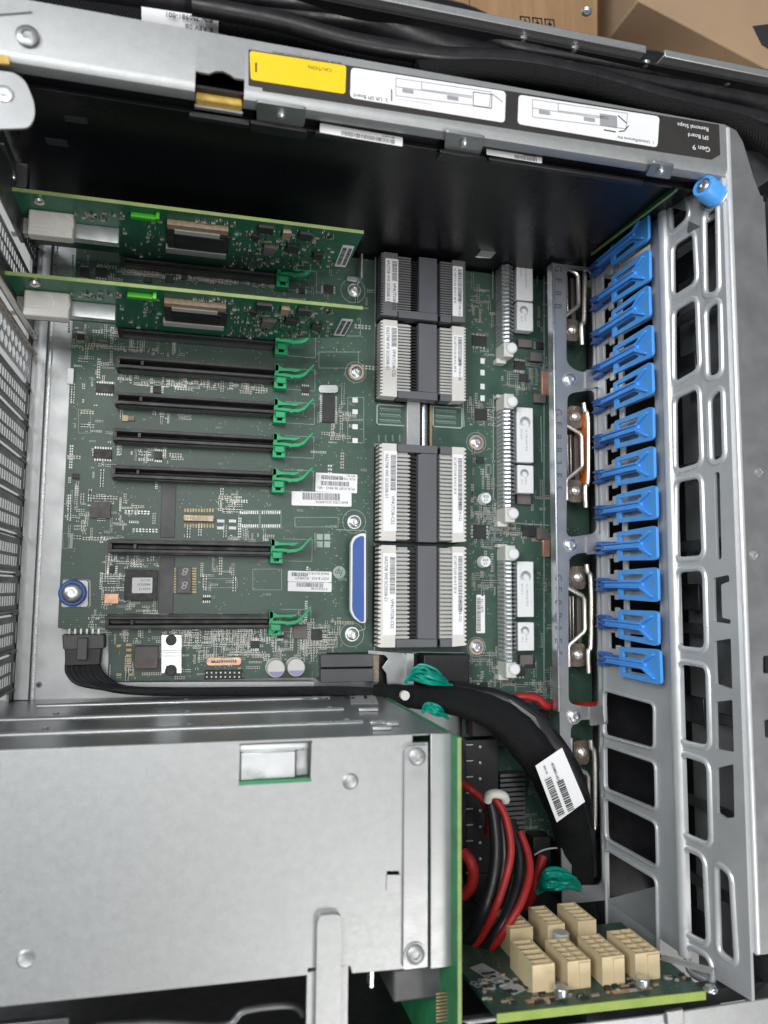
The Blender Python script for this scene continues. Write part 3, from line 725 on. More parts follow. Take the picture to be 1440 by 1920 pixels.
# 2x2 pads
for i in range(2):
    for j in range(2):
        a = P(594+j*14, 1001+i*14, 0); build('square_pad', MB().box(a.x, a.x+3.4, a.y-3.4, a.y, 0, .08), M['silk'], mbd)
# big chips
chipbox(170, 940, 207, 972, 1.8, 'chipgrey')
co = chipbox(235, 1068, 294, 1126, 2.4, 'chip', name='controller_chip')
sticker(co, [(286, 1112), (246, 1112), (248, 1083), (286, 1083)], 2.45, [('ROM 15', .1, .66, .2), ('88SE9230', .1, .38, .2), ('A1-115', .1, .1, .2)], name='chip_label')
chipbox(605, 740, 628, 792, 1.8, 'chip', pins=14, side='x', name='long_chip')
chipbox(252, 1212, 296, 1254, 5, 'ferrite', name='power_inductor', bev=.5)
chipbox(550, 1172, 576, 1198, 2.6, 'ferrite', name='power_inductor', bev=.4)
chipbox(584, 1180, 604, 1200, 2, 'chip')
chipbox(180, 718, 212, 737, 1.6, pins=7, side='y'); chipbox(176, 841, 209, 860, 1.6, pins=7, side='y')
for (x0, y0, x1, y1) in ((287, 722, 302, 737), (290, 846, 304, 862), (566, 724, 580, 737), (607, 534, 625, 550), (890, 765, 914, 788), (888, 984, 912, 1010), (886, 628, 912, 650), (145, 625, 158, 638), (136, 888, 148, 898),
                         (205, 1060, 215, 1075), (470, 1202, 486, 1216), (894, 856, 908, 868), (200, 550, 214, 562), (310, 515, 325, 530), (340, 510, 352, 524), (270, 520, 284, 530), (965, 676, 985, 694), (975, 700, 990, 716), (1005, 640, 1020, 655),
                         (936, 870, 948, 880), (560, 540, 572, 550), (150, 500, 165, 520), (180, 500, 200, 520), (520, 1190, 532, 1197), (980, 985, 1004, 1006), (985, 1240, 1003, 1252), (960, 1250, 985, 1268), (900, 1280, 915, 1300), (380, 1120, 395, 1126)):
    chipbox(x0, y0, x1, y1, 1.3, pins=random.choice((0, 4, 4)), side=random.choice('xy'))
for (x0, y0, x1, y1) in ((970, 927, 996, 946), (972, 635, 998, 652), (975, 1228, 1000, 1246), (995, 660, 1018, 678), (1008, 990, 1030, 1012), (1002, 738, 1024, 756)):
    chipbox(x0, y0, x1, y1, 3, 'ferrite', name='power_inductor', bev=.3)
for (x0, y0, x1, y1) in ((1016, 695, 1032, 742), (1018, 998, 1032, 1044)):
    chipbox(x0, y0, x1, y1, 2, 'copper', name='copper_coil', bev=.3)
# two round coin-like capacitors and small ones
for px, py, r_ in ((518, 1254, 17), (556, 1252, 17), (912, 934, 11.5), (911, 1053, 11.5)):
    h = 9 if r_ > 15 else 6; q = P(px, py, h); rr = r_*.285
    o = build('round_capacitor', MB().lathe((q.x, q.y, 0), [(rr*1.06, 0), (rr*1.06, 1), (rr, 1.2), (rr, h-.4), (rr*.93, h), (.01, h)], n=32), M['creamwhite'] if r_ > 15 else M['module'], mbd)
    if r_ > 15:
        seg = [(rr*.9*math.cos(a), rr*.9*math.sin(a)) for a in [math.radians(200+i*14) for i in range(11)]]
        build('violet_band', MB().prism(seg, 0, .06, F((q.x, q.y, h+.02), (1, 0, 0), (0, 1, 0))), M['violet'], o)
    else:
        build('lettering', MB().text('820', F((q.x, q.y, h+.03), (1, 0, 0), (0, 1, 0)), 2.4, -2, .2, th=.05).text('6.3', F((q.x, q.y, h+.03), (1, 0, 0), (0, 1, 0)), 2, -1.6, -1.8, th=.05), M['ink'], o, smooth=0)
# screws on the board
for px, py, m_ in ((664, 545, 'bright'), (668, 698, 'copper'), (664, 979, 'bright'), (660, 1189, 'bright'), (893, 830, 'copper'), (893, 1213, 'gold')):
    screw(mbd, P(px, py, .1), 3.3, name='board_screw', m='bright' if m_ != 'gold' else 'bright')
    if m_ != 'bright': build('screw_washer', MB().cyl(P(px, py, .06), 4.9, .3, n=28), M['copper'], mbd)
b = MB(); q = P(662, 520, 4); b.box(q.x-3.5, q.x+3.5, q.y-2, q.y+1, 1, 3); q2 = P(678, 508, 6); b.box(q.x+3, q.x+4.2, q.y-3, q.y+12, 1, 12)
build('hook_bracket', b, M['steel'], mbd, bevel=.3)
# blue pull handle
hd = build('pull_handle', MB().prism(round_poly(zpoly([(676, 1000), (686, 1000), (686, 1168), (676, 1168), (663, 1158), (657, 1146), (658, 1018), (664, 1006)], 14), 1.2), 10.5, 14), M['module'], mbd, bevel=.6, label='long upright tab with white edge and blue face')
build('blue_grip', MB().prism(round_poly(zpoly([(676, 1005), (683, 1005), (683, 1166), (676, 1166), (665, 1154), (661, 1143), (662, 1020), (667, 1010)], 15), 1.0), 14.02, 14.4), M['bluefelt'], hd, bevel=.1)
build('handle_foot', MB().prism(round_poly(zpoly([(664, 1010), (684, 1010), (684, 1160), (664, 1160)], 2), 1), .2, 10.4), M['charcoal'], hd)
# thumbscrew with blue washer, in the cut-out
tb = thing('thumbscrew', 'silver thumbscrew in a blue plastic washer at the left edge of the green board', 'thumbscrew', P(135, 1112, -4))
q = P(135, 1112, 2)
build('catch_plate', MB().prism(round_poly(zpoly([(112, 1088), (165, 1088), (165, 1138), (112, 1138)], -2), 1.5), -3.5, -2), M['steel'], tb, bevel=.3)
build('blue_washer', MB().lathe(q-V((0, 0, 4)), [(7, 0), (7, 2.6), (6.4, 3.2), (5.2, 3.2), (5.2, 1)], n=32), M['blueside'], tb)
screw(tb, q-V((0, 0, 1)), 4.9, m='bright', washer=False, h=2.4)
# DIP chips, header, display, bracket etc.
b = MB(); a = P(344, 965, 2); c_ = P(400, 978, 2); b.box(a.x, c_.x, c_.y, a.y, 0, 2.4)
o = build('board_header', b, M['bronze'], mbd, bevel=.2)
b = MB()
for k in range(11):
    for j, yy in enumerate((957, 970, 986)):
        q = P(347+k*5.2, yy, 2.5 if j == 1 else .1); b.box(q.x-.45, q.x+.45, q.y-1.0, q.y+1.0, .1 if j != 1 else 2.4, (2.9 if j == 1 else .4))
build('contact_row', b, M['gold'], o, smooth=0)
a = P(333, 1063, 3); c_ = P(358, 1112, 3)
o = build('digit_display', MB().box(a.x, c_.x, c_.y, a.y, 0, 3), M['ferrite'], mbd, bevel=.2, label='two digit display with gold pins on both sides')
b = MB()
for k in range(10):
    for xx in (326, 364):
        q = P(xx, 1066+k*4.9, .5); b.box(q.x-1.2, q.x+1.2, q.y-.42, q.y+.42, .1, .8)
build('gold_pins', b, M['gold'], o, smooth=0)
q = P(358, 1087, 3.1); b = MB()
for v in (-6.4, 1.0): b.text('8', F((q.x-1, q.y, 3.03), (-1, 0, 0), (0, -1, 0)), 6, 0, v, th=.05, shear=.2, wscale=1.2)
build('digits', b, M['finpl'], o, smooth=0)
b = MB()
for x0 in (448, 489):
    for j in range(9):
        for yy in (961, 986):
            q = P(x0+3+j*4, yy, .1); b.box(q.x-.35, q.x+.35, q.y-.9, q.y+.9, 0, .3)
build('solder_pad_row', b, M['pad'], mbd, smooth=0)
b = MB()
for (x0, y0) in ((408, 975), (430, 975), (408, 988), (430, 988)):
    q = P(x0+6, y0+2, .1); b.box(q.x-2, q.x+2, q.y-.8, q.y+.8, 0, .5)
build('silver_pad', b, M['module'], mbd)
# silver bridge bracket with two black knobs
br = build('silver_bracket', MB().prism(zpoly([(303, 1191), (340, 1191), (340, 1262), (332, 1262), (328, 1248), (312, 1248), (308, 1262), (303, 1262)], 4), 2.6, 4), M['bright'], mbd)
b = MB()
for yy in (1219, 1223, 1229): a = P(304, yy, 4); c_ = P(340, yy+1.6, 4); b.box(a.x, c_.x, c_.y, a.y, 4, 4.4)
build('bracket_ribs', b, M['steel'], br)
for yy in (1200, 1256): build('black_knob', MB().cyl(P(321, yy, 3), 2.9, 1.8, n=24), M['black'], br, bevel=.3)
a = P(388, 1240, 1.5)
fo = F(a, (1, 0, 0), (0, 1, 0))
build('oval_contact', MB().prism(round_poly([(-9.3, -2.1), (9.3, -2.1), (9.3, 2.1), (-9.3, 2.1)], 2.1, 6), 0, .5, F(P(420, 1240, 1), (1, 0, 0), (0, 1, 0)), [round_poly([(-7, -.7), (7, -.7), (7, .7), (-7, .7)], .7, 4)]), M['copper'], mbd, bevel=.15)
b = MB().box(0, 1, 0, 1, 0, 1); b = MB(); a = P(384, 1257, 1); c_ = P(454, 1272, 1); b.box(a.x, c_.x, c_.y, a.y, .1, 2.5)
o = build('pin_header', b, M['chip'], mbd, bevel=.2)
b = MB()
for k in range(8):
    for yy in (1261, 1269): q = P(388+k*8.6, yy, 3); b.box(q.x-.4, q.x+.4, q.y-.4, q.y+.4, 2.4, 4)
build('header_pins', b, M['pad'], o, smooth=0)
chipbox(229, 778, 240, 790, 1.2, 'cream', name='yellow_capacitor'); chipbox(240, 779, 252, 789, 1.2, 'tan', name='tan_capacitor')
chipbox(196, 1113, 222, 1132, 1.5, 'copper', name='oscillator_can'); 
build('crystal_can', MB().prism(round_poly(zpoly([(598, 722), (634, 722), (634, 736), (598, 736)], 3), 1.9, 6), .2, 3), M['bright'], mbd, bevel=.4)
chipbox(121, 1214-0, 122, 1215, 1, name='chip')
# retention posts at the board's left edge
for (x0, y0, x1, y1) in ((127, 690, 137, 720),):
    chipbox(x0, y0, x1, y1, 2, 'module', name='edge_clip')
build('edge_slot', MB().box(P(118, 1002).x+3.5, P(126, 1002).x+3, P(118, 1028).y, P(118, 1000).y, .02, .3), M['silk'], mbd)
# gold fingers pads near coil
for k in range(5): chipbox(236, 1206+k*10, 247, 1212+k*10, .9, 'gold', name='gold_pad')
for (x, y) in ((218, 1208), (218, 1262), (240, 1262)): chipbox(x, y, x+10, y+6, .9, 'gold', name='gold_pad')
# slim black ribbon
b = MB(); a = P(304, 905, 1); c_ = P(327, 1008, 1); b.box(a.x, c_.x, c_.y, a.y, .1, .9); a = P(300, 1045, 1); c_ = P(324, 1150, 1); b.box(a.x, c_.x, c_.y, a.y, .1, .9)
build('black_film_strip', b, M['charcoal'], mbd, bevel=.2)
# light strip pairs right of board
for yy in (750, 772, 800, 826): chipbox(661, yy-5, 671, yy+5, .7, 'module', name='white_pad')
for yy in (676, 698, 724, 746): chipbox(901, yy-5, 909, yy+6, .7, 'module', name='white_pad')
for k, (x0, y0, x1, y1) in enumerate(((706, 757, 764, 800), (811, 760, 867, 804))):
    a = P(x0, y0, .1); c_ = P(x1, y1, .1); b = MB()
    for s_ in ((a.x, c_.x, c_.y, c_.y+.7), (a.x, c_.x, a.y-.7, a.y), (a.x, a.x+.7, c_.y, a.y), (c_.x-.7, c_.x, c_.y, a.y)): b.box(*s_, .05, .35)
    o = build('footprint_frame', b, M['silk'], mbd); b = MB()
    for r_ in range(3):
        for j in range(9): b.cyl((a.x+2.5+j*1.45, a.y-2.6-r_*3.4, .05), .42, .1, n=8); b.cyl((a.x+3.2+j*1.45, a.y-3.7-r_*3.4, .05), .3, .1, n=8)
    build('contact_dots', b, M['silk'], o, smooth=0)
# metal bars in the gap
b = MB(); a = P(763, 748, 6); c_ = P(788, 840, 6); b.box(a.x, c_.x, c_.y, a.y, -6, 6); build('gap_plate', b, M['white_steel'], ch, bevel=.4)
b = MB(); a = P(790, 748, 4); c_ = P(804, 840, 4); b.tube([((a.x+c_.x)/2, a.y, 1), ((a.x+c_.x)/2, c_.y, 1)], (c_.x-a.x)/2, 16, smooth=0); build('gap_rod', b, M['brushed'], ch)
b = MB(); a = P(806, 756, 1); c_ = P(810, 838, 1); b.box(a.x, c_.x, c_.y, a.y, -1.6, 1); build('gap_edge', b, M['gold'], ch)
# black connector block at the board's lower edge, metal hooks
b = MB()
for y0, y1 in ((1228, 1250), (1255, 1278)):
    a = P(602, y0, 7); c_ = P(700, y1, 7); b.box(a.x, c_.x, c_.y, a.y, -6, 7)
a = P(700, 1228, 7); c_ = P(712, 1280, 7); b.box(a.x, c_.x, c_.y, a.y, -6, 6, 1)
build('edge_connector', b, [M['charcoal'], M['bronze']], mbd, bevel=.4)
b = MB().prism(zpoly([(690, 1219), (760, 1224), (760, 1300), (742, 1300), (742, 1284), (728, 1300), (724, 1262), (716, 1252), (728, 1236), (720, 1228), (690, 1226)], 3), 1.8, 3); build('board_hook', b, M['steel'], ch, bevel=.3)
b = MB().prism(zpoly([(762, 1224), (776, 1224), (776, 1300), (762, 1300)], 6), 3, 6); build('board_hook', b, M['bright'], ch, bevel=.4)
b = MB().prism(zpoly([(205, 1279), (590, 1277), (590, 1290), (205, 1296)], 1), -2, 1); build('board_rail', b, M['white_steel'], ch, bevel=.3)
a = P(795, 1228, 8); c_ = P(880, 1292, 8)
build('cable_socket', MB().box(a.x, c_.x, c_.y, a.y, -6, 8), M['black'], mbd, bevel=.6)
build('socket_well', MB().box(P(715, 1230).x, P(880, 1230).x, P(800, 1330).y, P(800, 1228).y, -7.9, -6), M['black'], ch)
for (x0, y0, x1, y1, h) in ((885, 1345, 930, 1380, 10), (1000, 1570, 1034, 1640, 12), (890, 1640, 940, 1690, 12), (960, 1590, 1000, 1620, 9), (1005, 1335, 1030, 1380, 8)):
    chipbox(x0, y0, x1, y1, h, 'black', name='black_block', bev=.5)  # black blocks added to darken this deep part of the board
o = chipbox(874, 1388, 936, 1650, 10, 'black', name='long_socket', bev=.4)
b = MB()
for k in range(9): q = P(900, 1400+k*30, 10.2); b.lathe(q, [(1.0, 0), (.8, .7), (.01, .9)], n=10); q = P(880, 1396+k*30, 10.2); b.box(q.x-2, q.x+2, q.y-.3, q.y+.3, 10, 11)
build('pin_row', b, M['pad'], o, smooth=0)
hs_ = MB()
for k in range(16): a = P(938, 1452+k*9, 9); c_ = P(985, 1455+k*9, 9); hs_.box(a.x, c_.x, c_.y, a.y, 1, 9)
a = P(938, 1450, 4); c_ = P(985, 1595, 4); hs_.box(a.x, c_.x, c_.y, a.y, 0, 3)
build('dark_finned_block', hs_, M['darksteel'], mbd)
for px, py, r_ in ((918, 1552, 3.2), (916, 1598, 4.2)): build('round_capacitor', MB().cyl(P(px, py, 0), r_, 11, n=20), M['ferrite'], mbd, bevel=.5)
# surface-mount parts ------------------------------------------------------
sm = MB(); big = []
rects = []
def smd(x, y, L_, W_, ang, kind, z=0):
    f_ = F((x, y, z), (math.cos(ang), math.sin(ang), 0), (-math.sin(ang), math.cos(ang), 0))
    h = W_*.6
    if kind == 3:   # bare pad pair
        sm.box(-L_/2, -L_*.12, -W_/2, W_/2, 0, .12, 1, f_); sm.box(L_*.12, L_/2, -W_/2, W_/2, 0, .12, 1, f_); return
    sm.box(-L_*.3, L_*.3, -W_/2, W_/2, 0, h, (0, 2, 3)[kind], f_)
    sm.box(-L_/2, -L_*.28, -W_*.52, W_*.52, 0, h*1.04, 1, f_); sm.box(L_*.28, L_/2, -W_*.52, W_*.52, 0, h*1.04, 1, f_)
def scatter(px0, py0, px1, py1, n, s_=.82, kinds=(0, 0, 1, 1, 2, 2, 3), rows=.7):
    n = int(n*1.9)
    a = P(px0, py0); c_ = P(px1, py1); done = 0
    while done < n:
        x = random.uniform(a.x, c_.x); y = random.uniform(c_.y, a.y)
        k = random.choice(kinds); ang = random.choice((0, math.pi/2)); L_ = random.choice((1.0, 1.2, 1.6, 2.0))*s_; W_ = L_*.52
        m = random.randint(3, 9) if random.random() < rows else 1
        dx, dy = (0, W_*1.7) if ang == 0 else (W_*1.7, 0)
        for j in range(m): smd(x+dx*j, y+dy*j, L_, W_, ang, k)
        done += m
for r_ in ((135, 490, 215, 660, 240), (135, 660, 205, 960, 120), (222, 505, 500, 540, 170), (215, 650, 340, 668, 60), (222, 706, 500, 740, 190), (222, 770, 340, 800, 30), (222, 840, 330, 870, 60),
           (125, 925, 250, 1020, 170), (200, 1045, 300, 1064, 60), (330, 1000, 500, 1014, 50), (190, 1050, 235, 1160, 90), (165, 1150, 200, 1190, 36), (200, 1185, 600, 1205, 150), (300, 1186, 600, 1240, 330), (560, 1160, 640, 1225, 150), (200, 1250, 500, 1272, 70),
           (345, 1180, 480, 1232, 160), (460, 1205, 600, 1240, 60), (400, 925, 445, 965, 60), (372, 1068, 440, 1110, 45), (880, 540, 925, 690, 110), (876, 750, 928, 800, 100), (880, 850, 928, 1120, 190), (880, 960, 930, 1030, 120), (925, 980, 1030, 1020, 110), (940, 668, 1030, 745, 150),
           (1000, 470, 1030, 640, 50), (880, 1225, 935, 1315, 120), (930, 1270, 1035, 1318, 130), (1000, 1060, 1035, 1260, 30), (890, 1320, 1030, 1700, 260), (590, 740, 660, 800, 60), (600, 800, 650, 840, 26), (520, 500, 690, 600, 40), (230, 1130, 290, 1150, 30), (990, 925, 1020, 975, 24)):
    scatter(*r_[:5])
for r_ in ((222, 512, 520, 536, 90), (225, 606, 520, 612, 20), (230, 900, 300, 1000, 20), (560, 600, 690, 1220, 22)): scatter(*r_[:5], s_=1.2, kinds=(3, 3, 0))
build('surface_mount_parts', sm, [M['tan'], M['pad'], M['chip'], M['ferrite']], mbd, smooth=0, kind='stuff', label='countless tiny resistors, capacitors and solder pads')

# ================================================================== mezzanine connectors
CZ = 15.0
def mezz(y0, y1, label, flipped, shaded, lb):
    """y0 top row px, y1 bottom row px"""
    ya = P(790, y0, CZ).y; yb_ = P(790, y1, CZ).y; L_ = ya-yb_
    X = lambda px: P(px, (y0+y1)/2, CZ).x
    # same x for all four
    xs = [P(p_, 925, z_).x for p_, z_ in ((704, 5), (711, 9), (716, CZ), (741, CZ), (769, CZ), (784, CZ-2), (820, CZ), (827, CZ), (848, CZ), (872, CZ))]
    iv = 'shadedpl' if shaded else 'ivory'; fn_ = 'shadedpl' if shaded else 'finpl'
    t = thing('board_connector', label, 'connector', (122, (ya+yb_)/2, 0), 'tall grey and ivory board connectors')
    n = 22; pit = L_/(n+3.0); s0 = yb_+(pit*.6 if flipped else pit*2.2)
    # base
    build('connector_base', MB().box(xs[0], xs[-1]-1, yb_, ya, 0, 6), M['black'], t, bevel=.3)
    b = MB()
    pts = [(xs[1], yb_)]
    for k in range(n):
        y = s0+k*pit; pts += [(xs[1], y), (xs[0]+.4, y+pit*.2), (xs[0]+.4, y+pit*.55), (xs[1], y+pit*.7)]
    pts += [(xs[1], ya), (xs[2], ya), (xs[2], yb_)]
    b.prism(pts, 5.8, 9.2); build('left_pin_comb', b, M['black'], t)
    def toothed(xl, xr, side, amp, z0, z1, m, name):
        pts = [(xl, yb_+.2)]
        if side == 'l':
            pts = []
            for k in range(n+2):
                y = yb_+.3+k*(L_-.6)/(n+2); q = (L_-.6)/(n+2)
                pts += [(xl, y), (xl-amp, y+q*.15), (xl-amp, y+q*.55), (xl, y+q*.75)]
            pts += [(xl, ya-.2), (xr, ya-.2), (xr, yb_+.2)]
        else:
            pts = [(xl, yb_+.2), (xl, ya-.2), (xr, ya-.2)]; 
            for k in range(n+2):
                q = (L_-.6)/(n+2); y = ya-.3-k*q
                pts += [(xr, y), (xr+amp, y-q*.3), (xr+amp, y-q*.6), (xr, y-q*.8)]
        build(name, MB().prism(pts, z0, z1), M[m], t)
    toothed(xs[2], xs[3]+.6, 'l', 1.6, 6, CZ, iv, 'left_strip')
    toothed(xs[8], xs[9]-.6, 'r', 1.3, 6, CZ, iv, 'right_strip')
    def finrow(xl, xr, name, side):
        pts = [(xl, yb_+.5), (xl, ya-.5)]
        b = MB().box(xl, xr-.2 if side else xr, yb_+1, ya-1, 3, CZ-2.6)
        for k in range(n):
            y = s0+k*pit
            pr = [(xl, y), (xr, y), (xr+.9 if side == 1 else xr, y+pit*.28), (xr, y+pit*.6), (xl, y+pit*.6)] if side == 1 else [(xl, y), (xr, y), (xr, y+pit*.6), (xl, y+pit*.6), (xl-.9, y+pit*.28)]
            b.prism(pr, CZ-2.7, CZ-.35)
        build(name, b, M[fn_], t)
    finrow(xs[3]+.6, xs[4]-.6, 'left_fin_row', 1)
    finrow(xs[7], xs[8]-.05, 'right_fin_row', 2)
    # centre block with comb shaped left flank and dark grooves
    build('left_groove', MB().box(xs[4]-.2, xs[5]+.5, yb_+.8, ya-.8, 2, 8), M['black'], t)
    b = MB()
    pts = []
    for k in range(n): y = s0+k*pit; pts += [(xs[5]-.6, y), (xs[4]+.6, y+pit*.2), (xs[4]+1.0, y+pit*.5), (xs[5]-.6, y+pit*.62)]
    pts = [(xs[5]-.6, yb_+1)]+pts+[(xs[5]-.6, ya-1), (xs[5]+.8, ya-1), (xs[5]+.8, yb_+1)]
    b.prism(pts, 7.5, 10.6); build('groove_comb', b, M['slot'], t)
    e0, e1 = (ya-4.6, ya) if flipped else (yb_, yb_+4.6)
    build('centre_block', MB().prism([(xs[5]-.2, (yb_ if flipped else e1+.25)), (xs[6], (yb_ if flipped else e1+.0)), (xs[6], (e0-.2 if flipped else ya)), (xs[5]+1.6, (e0-.2 if flipped else ya)), (xs[5]+1.2, (e0-.8 if flipped else ya)), (xs[5]-.2, (e0-.8 if flipped else ya))], 2, CZ-1.2), M['greycon'], t, bevel=.2)
    build('end_block', MB().box(xs[3]+1.5, xs[6]+.2, e0, e1, 2, CZ-.8), M['greycon'], t, bevel=.25)
    build('end_block', MB().box(xs[7], xs[8]-.1, e0, e1, 2, CZ-1), M['greycon'], t, bevel=.25)
    b = MB().box(xs[6], xs[7]-.1, yb_+.6, ya-.6, 2, 7); build('right_groove', b, M['black'], t)
    b = MB()
    pts = [(xs[7]-.1, yb_+1)]
    pts = []
    for k in range(n): y = s0+k*pit; pts += [(xs[6]+1.2, y), (xs[6]+.3, y+pit*.15), (xs[6]+.3, y+pit*.45), (xs[6]+1.2, y+pit*.6)]
    b.prism([(xs[6]+1.2, yb_+1)]+pts+[(xs[6]+1.2, ya-1), (xs[7]-.1, ya-1), (xs[7]-.1, yb_+1)], 6.8, 9.5); build('right_groove_comb', b, M['charcoal'], t)
    for side, (x0, x1) in enumerate(((xs[2]+1.0, xs[3]+.9), (xs[8]+.3, xs[9]-1.3))):
        l0, l1 = lb[side]
        top_, bot_ = ya-L_*l0, ya-L_*l1
        f_ = F((x1, top_, CZ+.03), (0, -1, 0), (-1, 0, 0)); f_ = F((x0, top_, CZ+.03), (0, -1, 0), (1, 0, 0))
        wd, ht = top_-bot_, x1-x0
        o = build('label', MB().prism(round_poly([(0, 0), (wd, 0), (wd, ht), (0, ht)], .5, 3), 0, .12, f_, m=0), M['white'], t)
        for v_ in o.data.vertices: pass
        g2 = F((x1, top_, CZ+.18), (0, -1, 0), (-1, 0, 0)); g2 = F((x1, top_, CZ+.18), (0, -1, 0), (1, 0, 0), w=(0, 0, 1)); g2.o = V((x0, top_, CZ+.18))
        # writing runs down the strip, letter tops towards +x
        g2 = F((x0, top_, CZ+.18), (0, -1, 0), (1, 0, 0), w=(0, 0, 1))
        bb = MB(); bb.text(('0A2708 W0 SC0508-51', 'SC187Y2105 81415 00 K')[side], g2, ht*.34, wd*.04, ht*.12, th=.05).text('VP4UTO8-CS2', g2, ht*.34, wd*.56, ht*.6, th=.05)
        bb.bars(g2, wd*.05, wd*.5 if side == 0 else wd*.72, ht*.52, ht*.92, 0, .05, .25, .5)
        build('lettering', bb, M['ink'], o, smooth=0)
    return t
mezz(480, 598, 'shaded grey board connector under the black wall, topmost of the column of four', False, True, ((.1, .78), (.1, .9)))
mezz(605, 748, 'ivory and grey board connector directly above the gap with the metal bars', False, False, ((.08, .62), (.12, .68)))
mezz(834, 1016, 'ivory and grey board connector directly below the gap with the metal bars', True, False, ((.08, .9), (.08, .9)))
mezz(1023, 1214, 'ivory and grey board connector lowest in the column, above the teal wires', False, False, ((.08, .88), (.06, .88)))

# ================================================================== finned connectors with white end caps
FZ = 14.0
def finned(y0, y1, label, caps):
    ya = P(950, y0, FZ).y; yb_ = P(950, y1, FZ).y
    x0, x1 = P(931, 900, 1).x, P(967, 900, FZ-2).x
    t = thing('finned_connector', label, 'connector', ((x0+x1)/2, (ya+yb_)/2, 0), 'silver finned connectors with white end caps')
    cy0 = ya-(9.2 if 't' in caps else 0); cy1 = yb_+(9.2 if 'b' in caps else 0)
    build('connector_core', MB().box(x0+.6, x1-2.2, cy1, cy0, 0, FZ-4), M['finpl'], t)
    b = MB(); n = int((cy0-cy1)/2.42); pit = (cy0-cy1)/n
    for k in range(n):
        y = cy1+k*pit+.3
        b.prism([(0, 2), (0, FZ-2.4), (1.6, FZ-.8), ((x1-x0)*.45, FZ), ((x1-x0)*.72, FZ-1.4), (x1-x0-.3, FZ-3), (x1-x0-.3, 2)], 0, pit*.42, F((x0, y, 0), (1, 0, 0), (0, 0, 1), w=(0, 1, 0)))
    o = build('fin_row', b, M['sink'], t, kind='stuff' if False else None)
    for c_, yy0, yy1 in (('t', cy0, ya), ('b', yb_, cy1)):
        if c_ in caps:
            e_ = build('end_cap', MB().box(x0+.2, x1-1.2, yy0+.1, yy1-.1, 0, FZ-.5), M['creamwhite'], t, bevel=.5)
            build('knob', MB().lathe(((x0+x1)/2+1, (yy0+yy1)/2+(.6 if c_ == 'b' else -.6), FZ-.5), [(3.4, 0), (3.4, 1.6), (2.6, 2.4), (.01, 2.6)], n=18), M['module'], e_)
            build('cap_foot', MB().box(x0-1.5, x1-3, (yy0-2.0 if c_ == 'b' else yy1-1), (yy0+1 if c_ == 'b' else yy1+1), 0, 6), M['creamwhite'], e_, bevel=.3)
    return t
finned(455, 668, 'silver finned connector running up under the black wall, one white end cap', 'b')
finned(737, 979, 'silver finned connector in the middle of the column, a white cap at each end', 'tb')
finned(1022, 1272, 'silver finned connector lowest in the column, above the thick black cable', 'tb')
# leaning plate by the first one
lp = MB().prism(zpoly([(891, 482), (921, 446), (950, 449), (921, 484)], 26), 25, 26)
single('metal_flap', 'small bent metal flap leaning at the foot of the black wall', 'bracket', lp, M['steel'], bevel=.3)

# ================================================================== white modules with swirl
def swirl(fr, cx, cy, r):
    b = MB()
    for k in range(3):
        rr = r*(1-.22*k); pts = []
        a0 = math.radians(40+k*25); a1 = a0+math.radians(270)
        N_ = 18
        out = [(cx+rr*math.cos(a0+(a1-a0)*i/N_), cy+rr*math.sin(a0+(a1-a0)*i/N_)) for i in range(N_+1)]
        inn = [(cx+.12*rr+(rr*.82)*math.cos(a0+(a1-a0)*i/N_), cy+(rr*.82)*math.sin(a0+(a1-a0)*i/N_)) for i in range(N_+1)]
        b.prism(out+inn[::-1], 0, .05, fr)
    return b
MZ = 9.0
def module(name, px, label, big):
    pl = zpoly(px, MZ); cx = sum(p[0] for p in pl)/4; cy = sum(p[1] for p in pl)/4
    x0 = min(p[0] for p in pl)+.3; x1 = max(p[0] for p in pl)-.1; y0 = min(p[1] for p in pl)+.3; y1 = max(p[1] for p in pl)-.3
    t = thing(name, label, 'power module', (cx, cy, 0), 'white modules with a swirl mark')
    build('module_cap', MB().box(x0, x1, y0, y1, 2.5, MZ), M['module'], t, bevel=.6)
    build('module_core', MB().box(x0+.4, x1-.4, y0+.4, y1-.4, 0, 2.5), M['chip'], t)
    fr = F((x0, y1, MZ+.04), (0, -1, 0), (1, 0, 0), w=(0, 0, 1))
    L_ = y1-y0; W_ = x1-x0
    if big:
        b = swirl(fr, L_*.27, W_*.5, W_*.32); b.text('CL1108-4-NLTR-R', fr, 1.75, L_*.4, W_*.52, th=.05).text('0H2107-F', fr, 1.6, L_*.4, W_*.22, th=.05).text('.', fr, 3, L_*.15, W_*.2, th=.05)
    else:
        b = swirl(fr, L_*.3, W_*.42, W_*.26); b.text('R190-4', fr, 1.6, L_*.42, W_*.45, th=.05).text('CPL-2', fr, 1.4, L_*.5, W_*.22, th=.05)
    build('lettering', b, M['fade'], t, smooth=0)
for nm, yb0, yb1, ys0, ys1, where in ((968, 462, 562, 567, 619, 'topmost'), (969, 764, 867, 872, 925, 'middle'), (970, 1052, 1158, 1166, 1221, 'lowest')):
    module('power_module', [(nm, yb0), (nm+31, yb0), (nm+32, yb1), (nm, yb1)], 'long white module with swirl mark beside the %s finned connector' % where, True)
    module('power_module', [(nm+1, ys0), (nm+32, ys0), (nm+32, ys1), (nm+1, ys1)], 'short white module with swirl mark beside the %s finned connector' % where, False)

